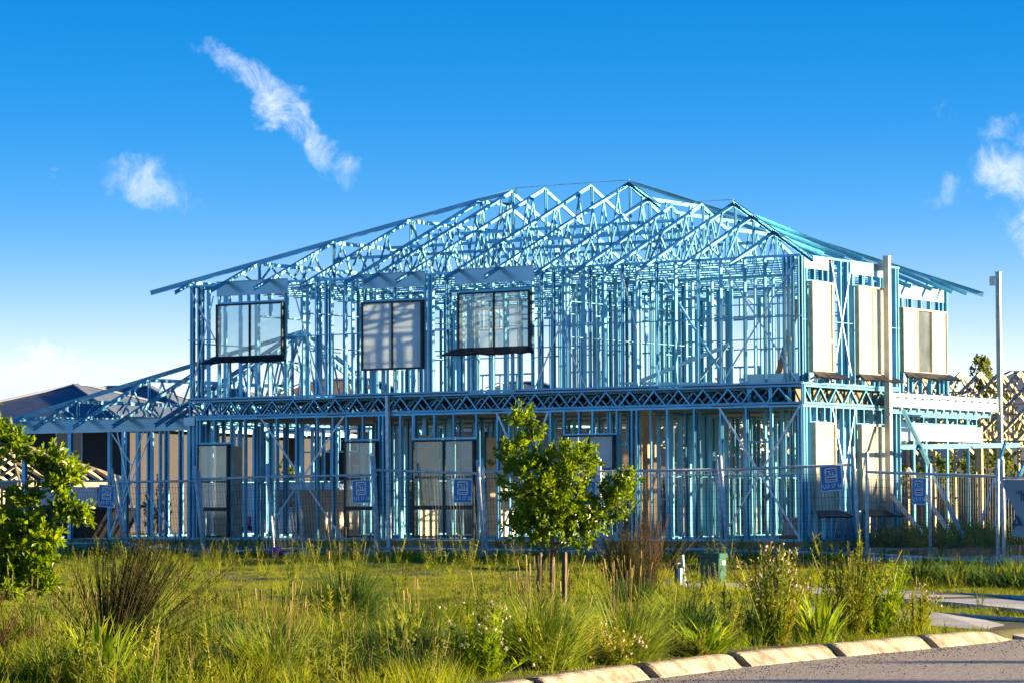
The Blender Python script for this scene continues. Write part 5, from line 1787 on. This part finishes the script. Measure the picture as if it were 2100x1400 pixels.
hx, hy = pos(20, 128)
far_house('dark brick house with slate blue hip roof behind the carport wing', hx, hy, 12, 11, 12, 4.4, 6.35, 'brick_dark', 'roof_slate', 2, 'brick_dark', 1)
hx, hy = pos(185, 140)
far_house('taller slate roofed house seen through the wing trusses', hx, hy, 20, 12, 10, 4.5, 6.7, 'brick_dark', 'roof_slate', 2, 'brick_dark', 2)
hx, hy = pos(395, 150)
far_house('slate roofed house behind the corner of the upper storey', hx, hy, 15, 11, 10, 4.6, 6.9, 'brick_dark', 'roof_slate', 2, 'brick_dark', 9, garage=False)
hx, hy = pos(700, 155)
far_house('brown roofed house seen through the left rooms of the frame', hx, hy, 35, 14, 11, 4.9, 7.6, 'brick_tan', 'roof_brown', 2, 'render', 3)
hx, hy = pos(1060, 160)
far_house('pale rendered house with slate roof seen through the middle rooms', hx, hy, 30, 13, 11, 5.0, 7.6, 'render', 'roof_slate', 2, 'render', 4)
hx, hy = pos(1420, 150)
far_house('dark brick house with brown roof seen through the right rooms', hx, hy, 35, 14, 11, 4.9, 7.4, 'brick_dark', 'roof_brown', 2, 'brick_tan', 5)
hx, hy = pos(1750, 165)
far_house('pale house with slate roof behind the balcony posts', hx, hy, 33, 13, 11, 5.2, 8.2, 'render', 'roof_slate', 2, 'brick_tan', 6)
hx, hy = pos(2130, 150)
far_house('slate roofed house behind the timber roof frame', hx, hy, 33, 11, 10, 5.2, 7.6, 'brick_tan', 'roof_slate', 2, 'render', 7)
hx, hy = pos(-250, 150)
far_house('brown roofed house beyond the slate roofed brick house', hx, hy, 33, 15, 10, 4.9, 7.0, 'brick_tan', 'roof_brown', 2, 'brick_tan', 8)

# timber-framed house under construction (right)
tf = thing('timber_frame_house', 'pine framed single-storey house skeleton with many roof trusses beyond the paling fence', 'house', (9, 24, -0.4))
TY0, TY1, TZ, TP = 21.2, 30.0, 2.45, 4.45
for i in range(26):
    xx = -1.0 + i * 0.62
    b = MB()
    ym = (TY0 + TY1) / 2
    b.bar((xx, TY0 - 0.5, TZ - 0.2), (xx, ym, TP), 0.045, 0.10)
    b.bar((xx, TY1 + 0.5, TZ - 0.2), (xx, ym, TP), 0.045, 0.10)
    part = b.build('roof_truss', 'pine', tf)
    barobj('bottom_chord', (xx + 0.003, TY0 - 0.3, TZ), (xx + 0.003, TY1 + 0.3, TZ), 0.045, 0.09, part, 'pine')
    for k, (a, c, hz_) in enumerate(((0.28, 0.28, 0.55), (0.28, 0.5, 0.97), (0.72, 0.5, 0.97), (0.72, 0.72, 0.55))):
        ya, yc = TY0 + (TY1 - TY0) * a, TY0 + (TY1 - TY0) * c
        hgt = TZ + (TP - TZ) * (1 - abs(c - 0.5) * 2) - 0.05
        barobj('web', (xx + 0.005, ya, TZ + 0.03), (xx + 0.005, yc, hgt), 0.038, 0.07, part, 'pine')
    if i % 1 == 0:
        barobj('stud', (xx, TY0, -0.4), (xx, TY0, TZ - 0.06), 0.045, 0.09, tf, 'pine', (0, 1, 0))
    if i % 2 == 0:
        barobj('stud', (xx, TY0 + 3.5, -0.4), (xx, TY0 + 3.5, TZ - 0.06), 0.045, 0.09, tf, 'pine', (0, 1, 0))
for z_ in (0.9, TZ - 0.04):
    barobj('plate', (-1.1, TY0 + 0.002, z_), (14.7, TY0 + 0.002, z_), 0.094, 0.045, tf, 'pine')
for z_, y_ in ((3.2, 23.2), (3.9, 24.8), (3.6, 27.0)):
    barobj('roof_brace', (-1.0, y_, z_), (14.6, y_ + 0.3, z_), 0.09, 0.035, tf, 'pine_dark')

# small timber roof frame (left)
tl = thing('timber_shed_frame', 'low pine framed hip roof skeleton between the leafy tree and the wing', 'shed', (-17, 15, -0.5))
cx, cy = -18.6, 14.5
W2, D2, ze, zp = 2.6, 2.4, 1.55, 2.75
for i in range(-4, 5):
    xx = cx + i * 0.55
    h = max(0.1, 1 - abs(i) * 0.55 / W2)
    barobj('rafter', (xx, cy - D2, ze), (xx, cy - D2 * (1 - h), ze + (zp - ze) * h), 0.045, 0.09, tl, 'pine')
    barobj('rafter', (xx, cy + D2, ze), (xx, cy + D2 * (1 - h), ze + (zp - ze) * h), 0.045, 0.09, tl, 'pine')
for i in range(-3, 4):
    yy = cy + i * 0.6
    h = max(0.1, 1 - abs(i) * 0.6 / D2)
    for s in (-1, 1):
        barobj('rafter', (cx + s * W2, yy, ze), (cx + s * W2 * (1 - h), yy, ze + (zp - ze) * h), 0.045, 0.09, tl, 'pine')
for sx in (-1, 1):
    for sy in (-1, 1):
        barobj('hip_rafter', (cx + sx * W2, cy + sy * D2, ze + 0.02), (cx, cy, zp + 0.02), 0.05, 0.11, tl, 'pine')
        barobj('post', (cx + sx * (W2 - 0.2), cy + sy * (D2 - 0.2), -0.5), (cx + sx * (W2 - 0.2), cy + sy * (D2 - 0.2), ze), 0.12, 0.12, tl, 'pine', (0, 1, 0))
    barobj('beam', (cx - W2, cy + sx * (D2 - 0.1), ze - 0.1), (cx + W2, cy + sx * (D2 - 0.1), ze - 0.1), 0.06, 0.2, tl, 'pine')
    barobj('beam', (cx + sx * (W2 - 0.1), cy - D2, ze - 0.1), (cx + sx * (W2 - 0.1), cy + D2, ze - 0.1), 0.06, 0.2, tl, 'pine')
for i in range(6):
    barobj('stud', (cx - W2 + 0.5 + i * 0.8, cy - D2 + 0.1, -0.5), (cx - W2 + 0.5 + i * 0.8, cy - D2 + 0.1, ze - 0.2), 0.045, 0.09, tl, 'pine', (0, 1, 0))

# paling fence behind the garage
pf = thing('paling_fence', 'weathered grey brown paling fence behind the garage', 'fence', (20, 16.2, -0.4))
for i in range(150):
    xx = 12.0 + i * 0.105
    hh = 1.42 + random.uniform(-0.03, 0.03)
    barobj('paling', (xx, 16.2 + random.uniform(-0.008, 0.008), -0.45), (xx + random.uniform(-.012, .012), 16.2, hh), 0.096, 0.016, pf, 'paling', (0, 1, 0))
for z_ in (0.0, 0.6, 1.2):
    barobj('rail', (12.0, 16.25, z_), (27.8, 16.25, z_), 0.04, 0.07, pf, 'paling')
pf2 = thing('paling_fence', 'long low paling fence behind the rooms of the frame', 'fence', (-10, 30, -0.4))
for i in range(130):
    xx = -22 + i * 0.2
    barobj('paling', (xx, 33, -0.45), (xx, 33, 1.25 + random.uniform(-0.03, 0.03)), 0.19, 0.02, pf2, 'paling', (0, 1, 0))
for z_ in (0.1, 1.0):
    barobj('rail', (-22, 33.05, z_), (4, 33.05, z_), 0.04, 0.08, pf2, 'paling')

# waste bin, car and barrier behind the wing
t = thing('skip_bin', 'black steel waste bin standing behind the carport', 'bin', (-9.5, 7.0, -0.4))
b = MB().add([(-10.9, 6.2, -0.25), (-8.5, 6.2, -0.25), (-8.5, 7.8, -0.25), (-10.9, 7.8, -0.25), (-11.5, 6.0, 0.75), (-8.0, 6.0, 0.75), (-8.0, 8.0, 0.75), (-11.5, 8.0, 0.75)],
             [(3, 2, 1, 0), (0, 1, 5, 4), (1, 2, 6, 5), (2, 3, 7, 6), (3, 0, 4, 7)])
b.build('body', 'skip', t)
rm = MB().bar((-11.55, 6.0, 0.77), (-7.95, 6.0, 0.77), 0.08, 0.08).bar((-11.55, 8.0, 0.77), (-7.95, 8.0, 0.77), 0.08, 0.08).bar((-11.5, 6.0, 0.772), (-11.5, 8.0, 0.772), 0.08, 0.08).bar((-8.0, 6.0, 0.772), (-8.0, 8.0, 0.772), 0.08, 0.08)
rm.build('rim', 'skip', t)
for xx in (-10.6, -9.7, -8.8):
    barobj('rib', (xx, 6.16, -0.25), (xx - 0.02, 5.98, 0.74), 0.08, 0.05, t, 'skip', (0, 1, 0))

t = thing('parked_van', 'white van parked behind the wing stud wall', 'van', (-9.6, 17.5, -0.45))
vb = Matrix.Translation((-9.6, 17.5, -0.45)) @ Matrix.Rotation(math.radians(15), 4, 'Z')
prof = [(-2.4, 0.35), (2.35, 0.35), (2.4, 0.95), (1.7, 1.12), (1.05, 1.85), (-2.35, 1.95), (-2.42, 1.0)]
n = len(prof)
vs_ = [(a, s * 0.9 * (0.92 if b_ > 1.3 else 1), b_) for s in (-1, 1) for a, b_ in prof]
me_ = MB().add(vs_, [tuple(range(n)), tuple(range(2 * n - 1, n - 1, -1))] + [(i, i + n, (i + 1) % n + n, (i + 1) % n) for i in range(n)]).mesh('body')
me_.materials.append(M['car_white'])
link('body', me_, t, vb)
for (a0, a1) in ((0.2, 1.0), (-1.0, 0.1)):
    me_ = MB().box(a0, a1, -0.905, -0.86, 1.18, 1.68).mesh('side_window')
    me_.materials.append(M['dark_glass'])
    link('side_window', me_, t, vb)
for a in (-1.5, 1.5):
    for s in (-1, 1):
        me_ = MB().tube((a, s * 0.78, 0.32), (a, s * 0.93, 0.32), 0.33, n=18).mesh('wheel')
        me_.materials.append(M['tyre'])
        wh = link('wheel', me_, t, vb)
        me_ = MB().tube((a, s * 0.90, 0.32), (a, s * 0.945, 0.32), 0.19, n=14).mesh('rim')
        me_.materials.append(M['galv'])
        link('rim', me_, wh, vb)
me_ = MB().box(2.36, 2.43, -0.8, -0.45, 0.72, 0.9).mesh('headlight')
me_.materials.append(M['white'])
link('headlight', me_, t, vb)

t = thing('site_barrier', 'red plastic site barrier standing behind the wing studs', 'barrier', (-7.4, 10.8, -0.4))
b = MB()
b.add([(-7.75, 10.6, -0.4), (-7.05, 10.6, -0.4), (-7.05, 11.0, -0.4), (-7.75, 11.0, -0.4), (-7.7, 10.75, 0.75), (-7.1, 10.75, 0.75), (-7.1, 10.85, 0.75), (-7.7, 10.85, 0.75)],
      [(3, 2, 1, 0), (4, 5, 6, 7), (0, 1, 5, 4), (1, 2, 6, 5), (2, 3, 7, 6), (3, 0, 4, 7)])
b.build('body', 'barrier', t)
barobj('reflector', (-7.6, 10.64, 0.35), (-7.2, 10.64, 0.35), 0.02, 0.10, t, 'white')

# trees far behind
hx, hy = pos(2018, 118)
tree('far_tree', 'tall narrow tree rising above the timber trusses', hx, hy, [([(0, 0, 0), (0, 0, 2.5), (0.1, 0, 5.6)], 0.12)],
     [(-0.1, 0, 6.1, 0.42, 0.4, 0.55, 1.0), (0.1, 0, 5.5, 0.5, 0.5, 0.5, 0.9), (0.55, 0, 4.9, 0.55, 0.5, 0.5, 0.8), (-0.1, 0, 4.4, 0.8, 0.7, 0.8, 1.1)], 2200, 0.16, 0.08, 61, mat='leaf_far', zbase=-0.5)
for i, (pxx, dep_, rx, rz, zc, lab) in enumerate(((2090, 112, 2.4, 1.7, 2.3, 'yellow green bushy tree behind the timber trusses at the banner side'), (1985, 116, 2.0, 1.5, 1.9, 'bushy tree behind the timber trusses below the tall narrow one'), (1880, 120, 2.2, 1.3, 1.8, 'bushy tree behind the garage lintel'))):
    hx, hy = pos(pxx, dep_)
    tree('far_tree', lab, hx, hy, [([(0, 0, 0), (0, 0, 1.2), (0, 0, 2.0)], 0.1)],
         [(0, 0, zc, rx, rx * 0.8, rz, 1.0), (rx * 0.4, 0, zc + rz * 0.5, rx * 0.5, rx * 0.5, rz * 0.5, 0.3)], 2600, 0.17, 0.09, 70 + i, mat='leaf_far', zbase=-0.5)
for i, (pxx, dep_) in enumerate(((560, 128), (880, 135), (1260, 132), (1600, 130))):
    hx, hy = pos(pxx, dep_)
    labs = ['garden tree glimpsed between the left studs', 'garden tree glimpsed beyond the middle windows', 'garden tree glimpsed behind the plywood sheet', 'garden tree glimpsed behind the cross braced right bay']
    tree('far_tree', labs[i], hx, hy, [([(0, 0, 0), (0, 0, 1.2), (0, 0, 2.0)], 0.1)], [(0, 0, 1.8, 1.6, 1.3, 1.3, 1.0)], 1300, 0.18, 0.10, 80 + i, mat='leaf_far', zbase=-0.5)

# houses across the street, beyond the right edge; they shade the ground floor
far_house('brick house across the street facing the garage', 46.6, 20.5, -90, 16, 12, 5.7, 8.6, 'brick_tan', 'roof_slate', 2, 'render', 11, z0=-0.47)
far_house('brown roofed house across the street further along', 46.8, 40.0, -90, 14, 11, 5.2, 7.6, 'render', 'roof_brown', 2, 'render', 12, z0=-0.47)

# young street trees across the road; their long shadows fall on the asphalt
for i, (x_, y_) in enumerate(((49.2, -26.2), (49.6, -22.4))):
    tree('street_tree', ['young street tree across the road facing the kerb', 'young street tree across the road next along towards the brick house'][i], x_, y_, [([(0, 0, 0), (0, 0, 1.2), (0.05, 0, 2.4)], 0.04)],
         [(0, 0, 2.0, 0.7, 0.7, 0.45, 1.0), (0.3, 0, 1.5, 0.5, 0.5, 0.25, 0.5), (-0.2, 0, 2.6, 0.4, 0.4, 0.3, 0.4)], 2600, 0.09, 0.036, 91 + i)
